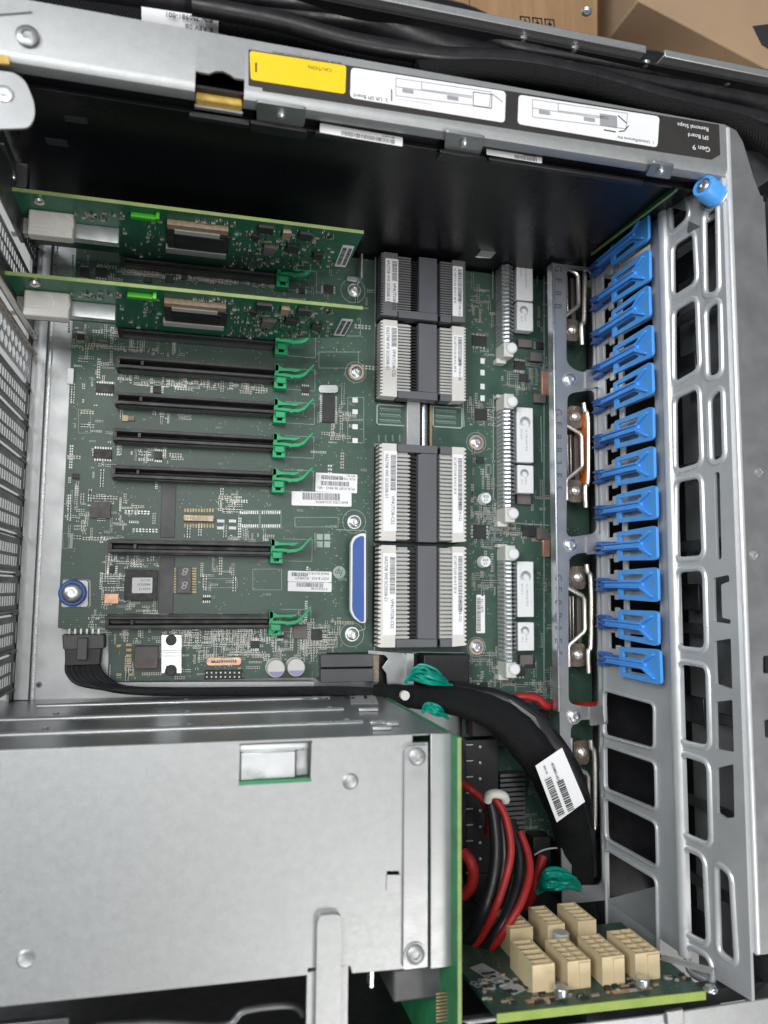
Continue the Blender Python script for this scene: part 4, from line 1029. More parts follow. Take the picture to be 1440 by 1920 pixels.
# ================================================================== chrome clips in the divider openings
def clip(label):
    c0 = P(1080, 1150, 14)
    t = thing('chrome_clip', label, 'clip', (c0.x, c0.y, 0), 'chrome clips in the openings of the divider plate')
    q = lambda px, py, z=18: P(px, py, z)
    b = MB().tube([q(1064, 1052), q(1064, 1098), q(1066, 1103), q(1092, 1117), q(1096, 1124), q(1097, 1180), q(1094, 1186), q(1068, 1209), q(1066, 1214), q(1067, 1250)], 1.25, 8, smooth=0)
    build('bent_wire', b, M['chrome'], t)
    b = MB()
    for px in (1063, 1068, 1074): a = q(px, 1118, 14); c_ = q(px+3.2, 1200, 14); b.box(a.x, c_.x, c_.y, a.y, 2, 14)
    build('leaf_spring', b, M['chrome'], t, bevel=.3)
    b = MB(); a = q(1082, 1118, 12); c_ = q(1092, 1205, 12); b.box(a.x, c_.x, c_.y, a.y, 2, 12); build('spring_base', b, M['ferrite'], t, bevel=.4)
    for py, z in ((1083, 14), (1228, 14)):
        b = MB(); a = q(1069, py-22, z); c_ = q(1098, py+22, z); b.prism(round_poly([(a.x, c_.y), (c_.x, c_.y), (c_.x, a.y), (a.x, a.y)], 3, 4), 1, z); build('bronze_block', b, M['bronze'], t, bevel=1.2, seg=3)
        b = MB().lathe(q(1084, py, z), [(3.3, 0), (3.0, 1.4), (1.6, 2.4), (.01, 2.6)], n=18); build('dome_screw', b, M['chrome'], t)
    b = MB().tube([q(1100, 1058, 18), q(1102, 1072, 18), q(1108, 1090, 18), q(1108, 1205, 18), q(1103, 1222, 18), q(1104, 1262, 18)], 1.4, 8)
    build('side_bar', b, M['chrome'], t)
    return t
cl = clip('chrome wire clip in the third opening down, beside the lowest finned connector')
y3 = P(1080, 1150, 14).y
dup(cl, (0, P(1080, 846, 14).y-y3, 0), 'chrome wire clip in the second opening down, next to the orange strip')
dup(cl, (-.6, P(1080, 548, 14).y-y3, 0), 'chrome wire clip in the topmost opening, under the black wall')
dup(cl, (.5, P(1080, 1482, 14).y-y3, 0), 'chrome wire clip in the lowest opening, right of the barcode label')
a = P(1107, 768, 20); c_ = P(1114, 905, 20)
single('orange_strip', 'thin upright orange plastic strip beside a chrome clip', 'strip', MB().box(234.4, 235.9, c_.y, a.y, 2, 18), M['orange'], bevel=.3)

# ================================================================== blue latches
def latch(u0, label):
    o0 = fa.p(u0, 0, 0)
    t = thing('blue_latch', label, 'latch', o0, 'blue latches in a column on the right wall')
    f0 = F(fa.p(u0, 0, 2.5), fa.u, fa.v, w=fa.w)
    # paddle with two slots
    f1 = F(fa.p(u0, 0, 4.0), fa.u, fa.v+fa.w*.05, w=None); f1.w = fa.w
    hl = [[(-5.6, 30.5), (-2.6, 30.5), (-2.6, 48), (-4.6, 52.5), (-5.6, 51)], [(5.6, 30.5), (2.6, 30.5), (2.6, 48), (4.6, 52.5), (5.6, 51)]]
    b = MB().prism(round_poly([(-8.0, 26.5), (8.0, 26.5), (8.9, 63), (7.8, 65.6), (-7.8, 65.6), (-8.9, 63)], 1.5, 3), -1.6, 0, f1, hl)
    build('paddle', b, M['blue'], t, bevel=.45)
    b = MB().box(-1.9, -1.0, 12, 52, -1, 2.0, 0, f1).box(1.0, 1.9, 12, 52, -1, 2.0, 0, f1).box(-1.1, 1.1, 12, 53, -1, 1.0, 0, f1)
    for s_ in (-1, 1): b.prism([(s_*1.9, 50), (s_*1.0, 51.5), (s_*5.8, 61.5), (s_*6.6, 60.8)], -1, 1.5, f1)
    build('centre_rib', b, M['blue'], t, bevel=.5)
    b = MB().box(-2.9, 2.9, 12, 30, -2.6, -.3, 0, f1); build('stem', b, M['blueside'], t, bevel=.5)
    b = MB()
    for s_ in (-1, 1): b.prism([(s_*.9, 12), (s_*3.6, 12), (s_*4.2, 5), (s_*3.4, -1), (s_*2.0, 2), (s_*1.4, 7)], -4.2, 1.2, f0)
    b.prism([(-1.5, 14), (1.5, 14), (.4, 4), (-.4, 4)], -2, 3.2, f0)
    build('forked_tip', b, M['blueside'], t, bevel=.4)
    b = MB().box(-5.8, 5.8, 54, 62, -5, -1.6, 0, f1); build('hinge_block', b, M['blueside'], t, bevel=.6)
    return t
words_ = ['first (topmost)', 'second', 'third', 'fourth', 'fifth', 'sixth', 'seventh', 'eighth', 'ninth', 'tenth', 'eleventh', 'twelfth (lowest)']
l0 = latch(lat[0], 'bright blue slotted latch on the right wall, first (topmost) in the column')
for i in range(1, 12):
    lq = dup(l0, (0, lat[i]-lat[0], 0), 'bright blue slotted latch on the right wall, %s in the column' % (words_[i]+(' from the top' if i < 11 else '')))
    lq.rotation_euler = (math.radians(random.uniform(-1.3, 1.3)), math.radians(random.uniform(-.6, .6)), 0)
# blue thumb knob at the top right corner
kx = PX(1320, 350, 236)
fk = F(kx, (0, 1, 0), (0, 0, 1), w=(-1, 0, 0))
kb = thing('blue_thumbscrew', 'short blue cylinder thumbscrew at the top corner of the ladder wall', 'thumbscrew', kx)
kfr = F(kx, (.25, 1, 0), (.35, 0, 1)); 
if kfr.w.x > 0: kfr.w = -kfr.w
build('blue_barrel', MB().lathe(kx-kfr.w*9, [(5.8, 0), (5.8, 9), (5.2, 10.2), (3.8, 10.2), (3.6, 8.6)], kfr, 32), M['blue'], kb)
screw(kb, kx-kfr.w*.6, 3.2, kfr, m='bright', washer=False, h=1.8)
build('silver_collar', MB().cyl(kx-kfr.w*11, 7.0, 2, kfr, 32), M['bright'], kb, bevel=.3)
build('mount_bracket', MB().prism(round_poly([(-12, -12), (2, -12), (5, 2), (2, 6), (-8, 6)], 3), -1, 0, F(kx-kfr.w*11.5+V((0, -1, -5)), kfr.u, kfr.v, w=kfr.w)), M['steel'], kb, bevel=.3)
# thin green board standing beside the black wall at the right end
gb = thing('riser_board', 'narrow green circuit board edge standing in the corner above the topmost blue latch', 'circuit board', PX(1180, 400, 231))
q0, q1 = P(1116, 448, 26), P(1272, 345, 118)
y_ = YW-9
fg = F((229, 0, 0), (0, 1, 0), (0, 0, 1), w=(-1, 0, 0))
ga, gb2 = PX(1118, 446, 229), PX(1268, 342, 229)
b = MB().prism([(min(ga.y, 199), 40), (YW-.2, 40), (YW-.2, 122), (YW-3.5, 122)], 0, 1.4, fg); build('board_sheet', b, M['pcb2'], gb)
b = MB().prism([(YW-1.6, 40), (YW-.2, 40), (YW-3.3, 122), (YW-3.9, 122)], 1.4, 1.8, fg); build('board_edge', b, M['pcbedge'], gb)
sticker(gb, [(1132, 420), (1158, 398), (1166, 404), (1138, 428)], None, [('AB1', .1, .3, .5)], fn=lambda a, c_: PX(a, c_, 227.4), name='label')

# ================================================================== expansion cards
def card(k, label):
    y = yk(k); t = thing('expansion_card', label, 'expansion card', (0, y, 10), 'upright green expansion cards')
    zt = PY(680, 578, y).z; zl = zt
    x0, x1 = -90, PY(680, 578, y).x
    f_ = F((0, y-.8, 0), (1, 0, 0), (0, 0, 1), w=(0, -1, 0))
    build('card_sheet', MB().prism([(x0, 14), (SX0-2, 14), (SX0-2, 8), (SX1-1, 8), (SX1-1, 14), (x1, 26), (x1, zt), (x0, zt)], -1.6, 0, f_), M['pcb2'], t, smooth=0)
    build('card_edge', MB().box(x0, x1, y-.85, y+.85, zt, zt+.35), M['pcbedge'], t)
    def fp(d): return lambda px, py: PY(px, py, y-.8-d)
    def cb(px0, py0, px1, py1, d, m, name, bev=.3, d0=0, par=None):
        a = fp(d)(px0, py0); c_ = fp(d)(px1, py1)
        return build(name, MB().box(a.x, c_.x, min(a.z, c_.z), max(a.z, c_.z), d0, d, 0, f_), M[m], par or t, bevel=bev)
    def tb_(px0, px1, pyb, d, h, m, name, bev=.3, d0=0, par=None):
        a = PY(px0, pyb, y-.8); zt2 = a.z; x0_ = PN(px0, pyb+20, (0, 0, zt2), V((0, 0, 1))).x; x1_ = PN(px1, pyb+20, (0, 0, zt2), V((0, 0, 1))).x
        return build(name, MB().box(x0_, x1_, zt2-h, zt2, d0, d, 0, f_), M[m], par or t, bevel=bev), x0_, x1_, zt2
    pb, xa_, xb_, zt2 = tb_(44, 130, 541, 12.5, 7, 'creamwhite', 'port_block', .8)
    b = MB(); ftop = F((xa_, y-.8, zt2), (1, 0, 0), (0, -1, 0), w=(0, 0, 1))
    for xo in (8.5, 15.5):
        ar = [math.radians(-75+i*15) for i in range(11)]
        b.prism([(xo+5*math.cos(t_), 6+5*math.sin(t_)) for t_ in ar]+[(xo+4.6*math.cos(t_), 6+4.6*math.sin(t_)) for t_ in ar][::-1], 0, .3, ftop)
    b.box(1, 12, 9.5, 9.9, 0, .3, 0, ftop); b.box(1, 10, 7.6, 7.9, 0, .3, 0, ftop)
    build('moulded_ridges', b, M['module'], pb)
    tb_(10, 44, 552, 8, 6, 'finpl', 'port_tail', .5)
    tb_(130, 217, 563, 8, 5, 'bright', 'port_shield', .3)
    cb(60, 596, 128, 606, 8, 'ferrite', 'port_foot', .3)
    tb_(238, 292, 546, 2.6, 3, 'lime', 'light_pipe', .3); tb_(286, 293, 547, 3.4, 3, 'lime', 'light_pipe', .2)
    hs = cb(308, 577, 424, 614, 2.4, 'chip', 'controller_chip', .3)
    cb(308, 575, 424, 579, 2.9, 'tan', 'chip_rim', .2, par=hs); cb(322, 584, 412, 610, 3.2, 'black', 'chip_lid', .3, par=hs)
    cb(322, 583, 408, 585.5, 3.5, 'finpl', 'lid_edge', .1, par=hs); cb(306, 611, 420, 614, 3.0, 'finpl', 'chip_rim', .2, par=hs)
    for (p0, q0_, p1, q1_, m_) in ((482, 572, 508, 584, 'chip'), (528, 580, 540, 592, 'tan'), (560, 582, 580, 594, 'chip'), (536, 600, 556, 612, 'chip'), (492, 602, 510, 616, 'ferrite'), (586, 612, 600, 622, 'chip'), (470, 585, 480, 594, 'chip')):
        cb(p0, q0_, p1, q1_, 2, m_, 'chip', .15)
    b = MB()
    def sc(px0, py0, px1, py1, n):
        for _ in range(n):
            q = fp(.2)(random.uniform(px0, px1), random.uniform(py0, py1)); L_ = random.choice((1, 1.4, 2)); W_ = .6
            if random.random() < .5: L_, W_ = W_, L_
            mm = random.choice((0, 0, 1, 1, 2))
            b.box(q.x-L_/2, q.x+L_/2, q.z-W_/2, q.z+W_/2, 0, .8, mm, f_)
            if mm != 0: b.box(q.x-L_/2-.2, q.x-L_/2, q.z-W_/2, q.z+W_/2, 0, .85, 0, f_)
    sc(455, 575, 625, 632, 190); sc(300, 560, 440, 569, 34); sc(225, 562, 300, 620, 30); sc(130, 548, 235, 560, 30); sc(430, 580, 460, 630, 20); sc(400, 625, 480, 640, 30)
    build('surface_mount_parts', b, [M['pad'], M['chip'], M['tan']], t, smooth=0, kind='stuff')
    sticker(t, [(646, 630), (663, 599), (645, 597), (625, 630)][::1], None, [], fn=fp(.1), name='label', bars=[(.1, .9, .1, .4), (.1, .9, .55, .9)])
    b = MB(); q = fp(.1)(556, 578); b.text('UBC 29121', F((q.x+9, y-.95, q.z-1), (-1, 0, 0), (0, 0, -1), w=(0, -1, 0)), 1.8, 0, 0, th=.05, wscale=1)
    build('lettering', b, M['silk'], t, smooth=0)
    build('edge_screw', MB().lathe(fp(.2)(65, 530), [(2.6, 0), (2.4, 1.2), (1.2, 1.8), (.01, 1.8)], F((0, 0, 0), (1, 0, 0), (0, 0, 1), w=(0, -1, 0)), 14), M['chrome'], t)
    return t, f_, zt, y
c2, cf, zt, cy = card(8, 'upright green card nearer the slots, standing just above the honeycomb slot cover')
c1 = dup(c2, (0, yk(10)-yk(8), 0), 'upright green card closest to the black inner wall')
# brackets (different on each card)
hh = []
for r_ in range(2):
    for j in range(9):
        cz = 12+j*8.2+(4.1 if r_ else 0); cyy = -3.3+r_*6.6
        hh.append([(cyy+3.1*math.cos(a), cz+3.5*math.sin(a)) for a in [math.radians(90+60*i) for i in range(6)]])
hc = thing('slot_cover', 'shiny honeycomb slot cover just below the nearer upright card', 'slot cover', (RX, yk(7)+CO, 3))
fk2 = F((RX+1.4, yk(7)+CO, 0), (0, 1, 0), (0, 0, 1), w=(1, 0, 0))
build('honeycomb_plate', MB().prism([(-8.2, 3), (8.2, 3), (8.2, 95), (-8.2, 95)], 0, .4, fk2, hh), M['edgewhite'], hc, bevel=.08)
build('cover_edge', MB().box(7.2, 8.4, 3, 95, .9, 3.2, 0, fk2), M['bronze'], hc, bevel=.3)
build('card_bracket', MB().box(RX+1, RX+2, yk(8)-9, yk(8)+7, 3, 95), M['darksteel'], c2, bevel=.3)
build('bracket_edge', MB().box(RX+2, RX+4.5, yk(8)-9.2, yk(8)-8.2, 3, 95), M['chrome'], c2, bevel=.3)
fk3 = F((RX+1-0, yk(10), 0), (0, 1, 0), (0, 0, 1), w=(1, 0, 0))
h3 = []
for r_ in range(2):
    for j in range(9): z = 8+j*4.7; y0 = -6.6+r_*3.6; h3.append([(y0, z), (y0+2.8, z), (y0+2.8, z+2.4), (y0, z+2.4)])
build('slotted_bracket', MB().prism([(-8.8, 3), (8.8, 3), (8.8, 95), (-8.8, 95)], 0, .9, fk3, h3), M['charcoal'], c1, bevel=.15)
build('bracket_edge', MB().box(7.6, 8.8, 3, 95, .9, 3.2, 0, fk3), M['darksteel'], c1, bevel=.3)

# ================================================================== drive cage
GZ = 126.0; GY = -59.8
cg = thing('drive_cage', 'large pale galvanised steel drive cage filling the lower left of the case', 'drive cage', (20, -105, -8))
wx0, wy0 = P(450, 1430, GZ).x, P(450, 1470, GZ).y; wx1, wy1 = P(583, 1430, GZ).x, GY-1.6
win = [(wx0, wy0), (wx1, wy0), (wx1, wy1), (wx0, wy1)]
tp = zpoly([(-90, 1410), (774, 1382), (774, 1392), (803, 1392), (803, 1375), (805, 1815), (660, 1826), (655, 1812), (578, 1818), (577, 1829), (-90, 1897)], GZ)
tp = [(-100, GY), (P(774, 1382, GZ).x, GY), (P(774, 1382, GZ).x, GY-3.5), (P(803, 1382, GZ).x, GY-3.5), (P(803, 1800, GZ).x, P(800, 1814, GZ).y), (P(660, 1826, GZ).x, P(660, 1826, GZ).y), (P(656, 1812, GZ).x, P(656, 1812, GZ).y), (P(578, 1818, GZ).x, P(578, 1816, GZ).y), (P(577, 1829, GZ).x, P(577, 1829, GZ).y), (-100, P(-60, 1893, GZ).y)]
nt_ = zpoly([(726, 1634), (748, 1634), (749, 1641), (738, 1643), (738, 1650), (726, 1650)], GZ)
build('top_plate', MB().prism(tp, GZ-1.2, GZ, holes=[win, nt_]), M['white_steel'], cg, bevel=.3)
build('side_plate', MB().box(-100, P(838, 1382, GZ).x, GY-1.2, GY-.1, -8, GZ-1.3), M['mirror'], cg, bevel=.3)
build('lower_plate', MB().box(-100, 108, P(300, 1860, GZ).y+2, P(300, 1860, GZ).y+3, -8, GZ-1.3), M['darksteel'], cg)
for (xa_, ya_, xb_, yb2) in ((225, 1303, 600, 1299), (70, 1323, 618, 1309), (-80, 1352, 644, 1330), (-90, 1379, 680, 1354)):
    p0 = PY(xa_, ya_, GY); p1 = PY(xb_, yb2, GY); z_ = (p0.z+p1.z)/2 if xa_ > 0 else p1.z
    b = MB().tube([(max(p0.x, -99), GY-.1, z_-1 if xa_ > 200 else z_), (p1.x, GY-.1, z_)], 1.15, 10, smooth=0); build('side_rib', b, M['bright'], cg)
for px, py in ((350, 1312), (352, 1334), (356, 1358), (618, 1326), (650, 1349), (105, 1338), (85, 1365)):
    q = PY(px, py, GY); build('dimple', MB().lathe(q, [(1.6, -.1), (1.2, .5), (.01, .7)], F(q, (1, 0, 0), (0, 0, 1), w=(0, 1, 0)), 12), M['bright'], cg)
sq = [(655, 1299), (702, 1299), (736, 1320), (688, 1320)]
sticker(cg, [(736, 1320), (688, 1320), (655, 1299), (702, 1299)], None, [('15-08', .1, .3, .4)], fn=lambda a, c_: PY(a, c_, GY+.1), name='silver_label', base='finpl')
for px, py, s_ in ((690, 1333, 7), (708, 1358, 5), (735, 1360, 4), (715, 1368, 6)):
    q = PY(px, py, GY); build('side_tab', MB().box(q.x-s_*.7, q.x+s_*.7, GY-.1, GY+1.6, q.z-2, q.z+2), M['bright'], cg, bevel=.4)
# window surround, inner block
build('window_back', MB().box(wx0-3, wx1+3, wy0-4, wy1-.2, GZ-9, GZ-8), M['bright'], cg)
b = MB().prism([(wx0+.4, GZ-.8), (wx0+8.5, GZ-1.5), (wx1-6, GZ-1.5), (wx1-5.4, GZ-4), (wx1-.5, GZ-4.5), (wx1-.5, GZ-8), (wx0+.4, GZ-8)], 0, wy1-wy0-4.5, F((0, wy0+1, 0), (1, 0, 0), (0, 0, 1), w=(0, 1, 0)))
build('handle_block', b, M['bright'], cg, bevel=.3)
build('window_frame_top', MB().box(wx0-.4, wx1+.4, wy1-.2, wy1+.5, GZ, GZ+.5), M['darksteel'], cg, bevel=.4)
build('green_strip', MB().box(wx0-.3, wx1+.3, wy0-.5, wy0+.9, GZ-2.5, GZ+.15), M['greenedge'], cg)
for px, py in ((657, 1465), (49, 1798)):
    q = P(px, py, GZ); build('embossed_dimple', MB().lathe(q, [(3.3, -.4), (3.3, 0.05), (2.6, .5), (1.6, .15), (.01, .0)], n=24), M['white_steel'], cg)
b = MB().prism(round_poly(zpoly([(752, 1640), (725, 1640), (724, 1672), (748, 1672)], GZ+.2), .5), GZ, GZ+.5); build('catch_tab', b, M['steel'], cg)
# strip plate and fold
sp_ = zpoly([(757, 1398), (768, 1394), (803, 1394), (804, 1812), (756, 1815), (752, 1700)], GZ+1.2)
sp_ = [(P(756, 1500, GZ).x, P(756, 1405, GZ).y), (P(765, 1500, GZ).x, P(765, 1397, GZ).y), (P(800, 1500, GZ).x, P(765, 1397, GZ).y), (P(800, 1500, GZ).x, P(780, 1812, GZ).y), (P(756, 1500, GZ).x, P(780, 1812, GZ).y)]
st = build('strap_plate', MB().prism(round_poly(sp_, 1), GZ, GZ+1.6), M['steel'], cg, bevel=.6)
for px, py in ((781, 1418), (778, 1788)): screw(st, P(px, py, GZ+1.6), 3.6, m='white_steel', name='cage_screw')
b = MB().box(P(806, 1500, GZ).x, P(846, 1500, GZ).x, P(840, 1812, GZ).y, GY, GZ-.4, GZ+.8); build('edge_plate', b, M['steel'], cg, bevel=.4)
b = MB().box(P(847, 1500, GZ).x, P(847, 1500, GZ).x+.9, P(850, 1530, GZ).y, GY-1, 100, GZ-3); build('dark_edge', b, M['black'], cg)
b = MB().box(-100, P(12, 1450, GZ).x-2.8, P(10, 1690, GZ).y, P(10, 1424, GZ).y, GZ, GZ+1); build('left_step', b, M['steel'], cg, bevel=.4)
# strap crossing the lower edge
sx0, sx1 = P(594, 1800, GZ+3).x, P(640, 1800, GZ+3).x
yy0, yy1 = P(620, 2010, GZ+3).y, P(620, 1716, GZ+3).y
b = MB().prism(round_poly([(sx0, yy0), (sx1, yy0), (sx1, yy1-1), (sx1-2.5, yy1), (sx0+1.5, yy1), (sx0, yy1-2)], 1.2), GZ+.1, GZ+2.6)
b.prism([(sx0-3.2, yy0), (sx1+3.4, yy0), (sx1+3.4, P(640, 1812, GZ).y), (sx0-3.2, P(590, 1822, GZ).y)], GZ-2, GZ)
build('support_strap', b, M['white_steel'], cg, bevel=.7)
# black connector under the cage edge
b = MB().box(P(738, 1850, 112).x, P(848, 1850, 112).x, P(780, 1876, 112).y, P(780, 1815, 112).y, 80, 112); o = build('black_block', b, M['charcoal'], cg, bevel=1)
b = MB().box(P(694, 1850, 118).x, P(700, 1850, 118).x, P(697, 1852, 118).y, P(697, 1815, 118).y, 112, 118); build('metal_peg', b, M['bright'], cg)

# cage backplane (green board on edge)
bp_ = thing('backplane_board', 'bright green circuit board standing on edge against the right side of the drive cage', 'circuit board', (114.5, -120, -8))
bx = P(858, 1600, 134).x
build('board_sheet', MB().box(bx-.2, bx+1.6, -215, -60.4, 0, 134), M['greenedge'], bp_, bevel=.2)
build('board_edge', MB().box(bx-.1, bx+1.5, -215, -60.5, 134, 134.4), M['pcbedge'], bp_)
b = MB()
for k in range(12):
    q = PX(872+2, 1393+k*31, bx+1.8); 
    for j in range(2): b.box(bx+1.6, bx+4.2, -66-k*8.2-j*.2, -65.3-k*8.2-j*.2, 100-j*14, 101-j*14)
build('solder_pins', b, M['pad'], bp_, smooth=0)
b = MB()
for k in range(9): q = P(822+k*3.6, 1862+k*6, 122); b.box(bx-5, bx-.2, q.y-.6, q.y, 121, 122)
build('gold_pins', b, M['gold'], bp_, smooth=0)
build('mount_post', MB().cyl(P(757, 1303, 20), 2.6, 3, n=18), M['creamwhite'], bp_)

# ================================================================== lower power board with cream connectors
YB = -172.0
pb = thing('power_board', 'green circuit board with lime edge and cream connectors in the lower right corner', 'circuit board', (175, YB, 40))
zt_ = PY(1020, 1890, YB).z
xl, xr = PY(931, 1901, YB).x, PY(1322, 1858, YB).x
zl_, zr_ = PY(931, 1901, YB).z, PY(1322, 1858, YB).z
fpb = F((0, YB, 0), (1, 0, 0), (0, 0, 1), w=(0, 1, 0))
build('board_sheet', MB().prism([(xl-3, 62), (xr+2, 62), (xr+2, 75), (xr, zr_), (xl, zl_)], -2.2, 0, fpb), M['pcb'], pb, smooth=0)
d_ = V((xr-xl, 0, zr_-zl_))
build('lime_edge', MB().box(0, d_.length, -.9, .35, -3.6, .05, 0, F((xl, YB, zl_), d_, V((0, 0, 1)))) if False else MB().prism([(xl, zl_-.2), (xr, zr_-.2), (xr, zr_+.5), (xl, zl_+.5)], -3.4, .1, fpb), M['limeedge'], pb)
def block(px0, py0, px1, py1, depth, kind, nm='socket'):
    # front face rectangle in pixels, its lower edge resting on the board
    q = PY(px0, py1, YB+.3); zf_ = q.z
    x0 = q.x; x1 = PN(px1, py1, (0, 0, zf_), V((0, 0, 1))).x
    topy = PN((px0+px1)/2, py0, (0, 0, zf_), V((0, 0, 1))).y
    hgt = topy-YB
    b = MB().box(x0, x1, YB+.1, topy-1.6, zf_-depth, zf_)
    n = 5; st_ = depth/n
    b.box(x0, x0+.8, topy-1.6, topy, zf_-depth, zf_); b.box(x1-.8, x1, topy-1.6, topy, zf_-depth, zf_)
    b.box(x0+.8, x1-.8, topy-1.6, topy, zf_-.8, zf_)
    for k in range(n): b.box(x0+.8, x1-.8, topy-1.6, topy-.05, zf_-(k+1)*st_, zf_-(k+1)*st_+1.0)
    if kind: b.box((x0+x1)/2-.4, (x0+x1)/2+.4, topy-1.6, topy-.1, zf_-depth+.8, zf_-.8); b.box((x0+x1)/2-.2, x1-.4, YB+1.2, topy-.8, zf_, zf_+.7)
    b.box(x0+.9, x1-.9, topy-1.62, topy-1.5, zf_-depth+.3, zf_-.9, 1)
    build(nm, b, [M['cream'], M['tan']], pb, bevel=.25, seg=1)
for px0, py0, px1, py1, d, kd in ((999, 1808, 1041, 1864, 24, 0), (1065, 1801, 1108, 1856, 22, 1), (1130, 1793, 1172, 1849, 22, 1), (1192, 1786, 1238, 1840, 24, 1)):
    block(px0, py0, px1, py1, d, kd)
for px0, py0, px1, py1, d, kd in ((957, 1740, 1000, 1796, 22, 0), (1028, 1733, 1060, 1788, 22, 0), (1085, 1726, 1119, 1780, 22, 0)):
    # rear row: same board, deeper
    q = PY(px0, py1, YB+.3); zf_ = q.z
    block(px0, py0, px1, py1, d, kd)
b = MB()
def on(px, py, w=0): return PY(px, py, YB+w)
for _ in range(150):
    q = on(random.uniform(905, 1300), random.uniform(1825, 1885)); 
    if xl < q.x < xr and 64 < q.z < zt_-3:
        s1 = random.choice((.8, 1.2, 1.8)); b.box(q.x-s1, q.x+s1, q.z-.5, q.z+.5, 0, .9, random.choice((0, 1, 2)), fpb)
build('surface_mount_parts', b, [M['pad'], M['chip'], M['tan']], pb, smooth=0, kind='stuff')
for (p0, q0_, p1, q1_) in ((985, 1877, 1070, 1870), (1148, 1862, 1220, 1852)):
    a = on(p0, q0_); c_ = on(p1, q1_); build('copper_strip', MB().box(a.x, c_.x, (a.z+c_.z)/2-1.2, (a.z+c_.z)/2+1.2, 0, .3, 0, fpb), M['copper'], pb)
for px, py in ((1052, 1868), (1205, 1850)): q = on(px, py, 1); build('silver_can', MB().cyl(q, 3, 4, F((0, 0, 0), (1, 0, 0), (0, 0, 1), w=(0, 1, 0)), 18), M['bright'], pb, bevel=.5)
q = on(1052, 1760, 9); build('round_capacitor', MB().cyl(V((q.x, YB, q.z)), 3.8, 12, F((0, 0, 0), (1, 0, 0), (0, 0, 1), w=(0, 1, 0)), 24), M['finpl'], pb, bevel=.5)
def pfn(a, c_): return PY(a, c_, YB+.15)
sticker(pb, [(951, 1865), (912, 1869), (880, 1815), (905, 1806)], None, [('0508', .1, .35, .3)], fn=pfn, name='label', bars=[(.5, .92, .15, .8)], base='finpl', ink='fade')
sticker(pb, [(1312, 1832), (1288, 1846), (1236, 1800), (1243, 1790)], None, [], fn=pfn, name='label', bars=[(.3, .8, .3, .6)], base='finpl', ink='fade')
screw(pb, PY(1332, 1857, YB+1), 2.4, F((0, 0, 0), (1, 0, 0), (0, 0, 1), w=(0, 1, 0)), name='corner_screw')
# blue clip deep in the corner
q = P(1195, 1740, 48)
bc = MB().box(q.x-4, q.x+4, q.y-4, q.y+4, 26, 46); bc.cyl((q.x, q.y, 46), 2.2, 2, n=16, m=1)
single('blue_guide_clip', 'dark blue block with a silver screw deep behind the cream connectors', 'clip', bc, [M['blueside'], M['bright']], bevel=.5)

# ================================================================== cables
def sl_(name, label, pts, r, m, group=None, cat='cable', n=12, **k):
    return single(name, label, cat, MB().tube(pts, r, n, **k), M[m], group)
# power lead with connector, lower left
pc = thing('power_lead', 'black power lead with square plug and gathered wires at the lower left board corner', 'cable', P(160, 1220, 0))
build('plug_body', MB().prism(zpoly([(116, 1190), (196, 1190), (196, 1216), (118, 1218)], 9), 0, 9), M['charcoal'], pc, bevel=.6)
build('plug_latch', MB().box(P(145, 1200, 11).x, P(165, 1200, 11).x, P(150, 1238, 11).y, P(150, 1196, 11).y, 9, 11.5), M['charcoal'], pc, bevel=.5)
build('plug_rear', MB().prism(zpoly([(121, 1216), (190, 1216), (187, 1246), (122, 1248)], 8), 0, 8), M['black'], pc, bevel=.4)
b = MB()
for k in range(6): q = P(130+k*11, 1186, 1); b.box(q.x-.5, q.x+.5, q.y-1.2, q.y+2, .1, 1.5)
build('plug_pins', b, M['pad'], pc, smooth=0)
for k in range(7):
    x0 = 127+k*9; b = MB().tube([P(x0, 1244, 5), P(x0+2+k, 1262, 6), P(x0+24, 1281-k*.6, 7), P(220+k*3, 1291+(k % 3)*2, 8+k % 2), P(330, 1294+(k % 3)*3, 9), P(480, 1293+(k % 3)*3, 9), P(640, 1292+(k % 3)*4, 10), P(740, 1297+(k % 3)*4, 12)], 1.55, 8)
    build('wire', b, M['rubber'], pc)
# thick sleeved cable
tk = thing('sleeved_cable', 'thick black sleeved cable bending down past the cage with a white barcode tag', 'cable', P(900, 1320, 0))
b = MB().tube([P(700, 1300, 10), P(790, 1308, 14), P(870, 1318, 26), P(945, 1350, 34), P(1008, 1420, 37), P(1052, 1500, 34), P(1074, 1570, 22), P(1080, 1650, 10), P(1090, 1740, 2), P(1100, 1840, 0)], lambda t: (5.2+5.2*min(1, t*2.6))*(1+.02*math.sin(t*140)+.015*math.sin(t*37)), 20, smooth=14)
build('sleeve', b, M['sleeve'], tk)
b = MB().tube([P(800, 1296, 6), P(880, 1303, 14), P(960, 1325, 26), P(1020, 1375, 30), P(1075, 1460, 30), P(1095, 1560, 24), P(1100, 1640, 12)], 6.5, 14, smooth=8, flat=.6)
build('flat_sleeve', b, M['rubber'], tk)
b = MB()
for k in range(6): b.tube([P(955+k*4.5, 1312+k*6, 33.5), P(975+k*4.2, 1326+k*5.4, 35), P(1004+k*2, 1346+k*4, 35)], .14, 6)
build('sleeve_threads', b, M['finpl'], tk)
b = MB()
tg = [(1004, 1436), (1054, 1402), (1097, 1503), (1044, 1542)]
tfr, tw, th_ = quad_frame([tg[3], tg[0], tg[1], tg[2]], 52)
o = build('paper_tag', MB().prism([tfr.uv(P(*p, 52)) for p in tg], 0, .4, tfr), M['white'], tk, label='white paper tag printed with barcodes')
tf2 = F(P(*tg[0], 52.6), P(*tg[3], 52.6)-P(*tg[0], 52.6), P(*tg[1], 52.6)-P(*tg[0], 52.6)); tf2.w = V((0, 0, 1))
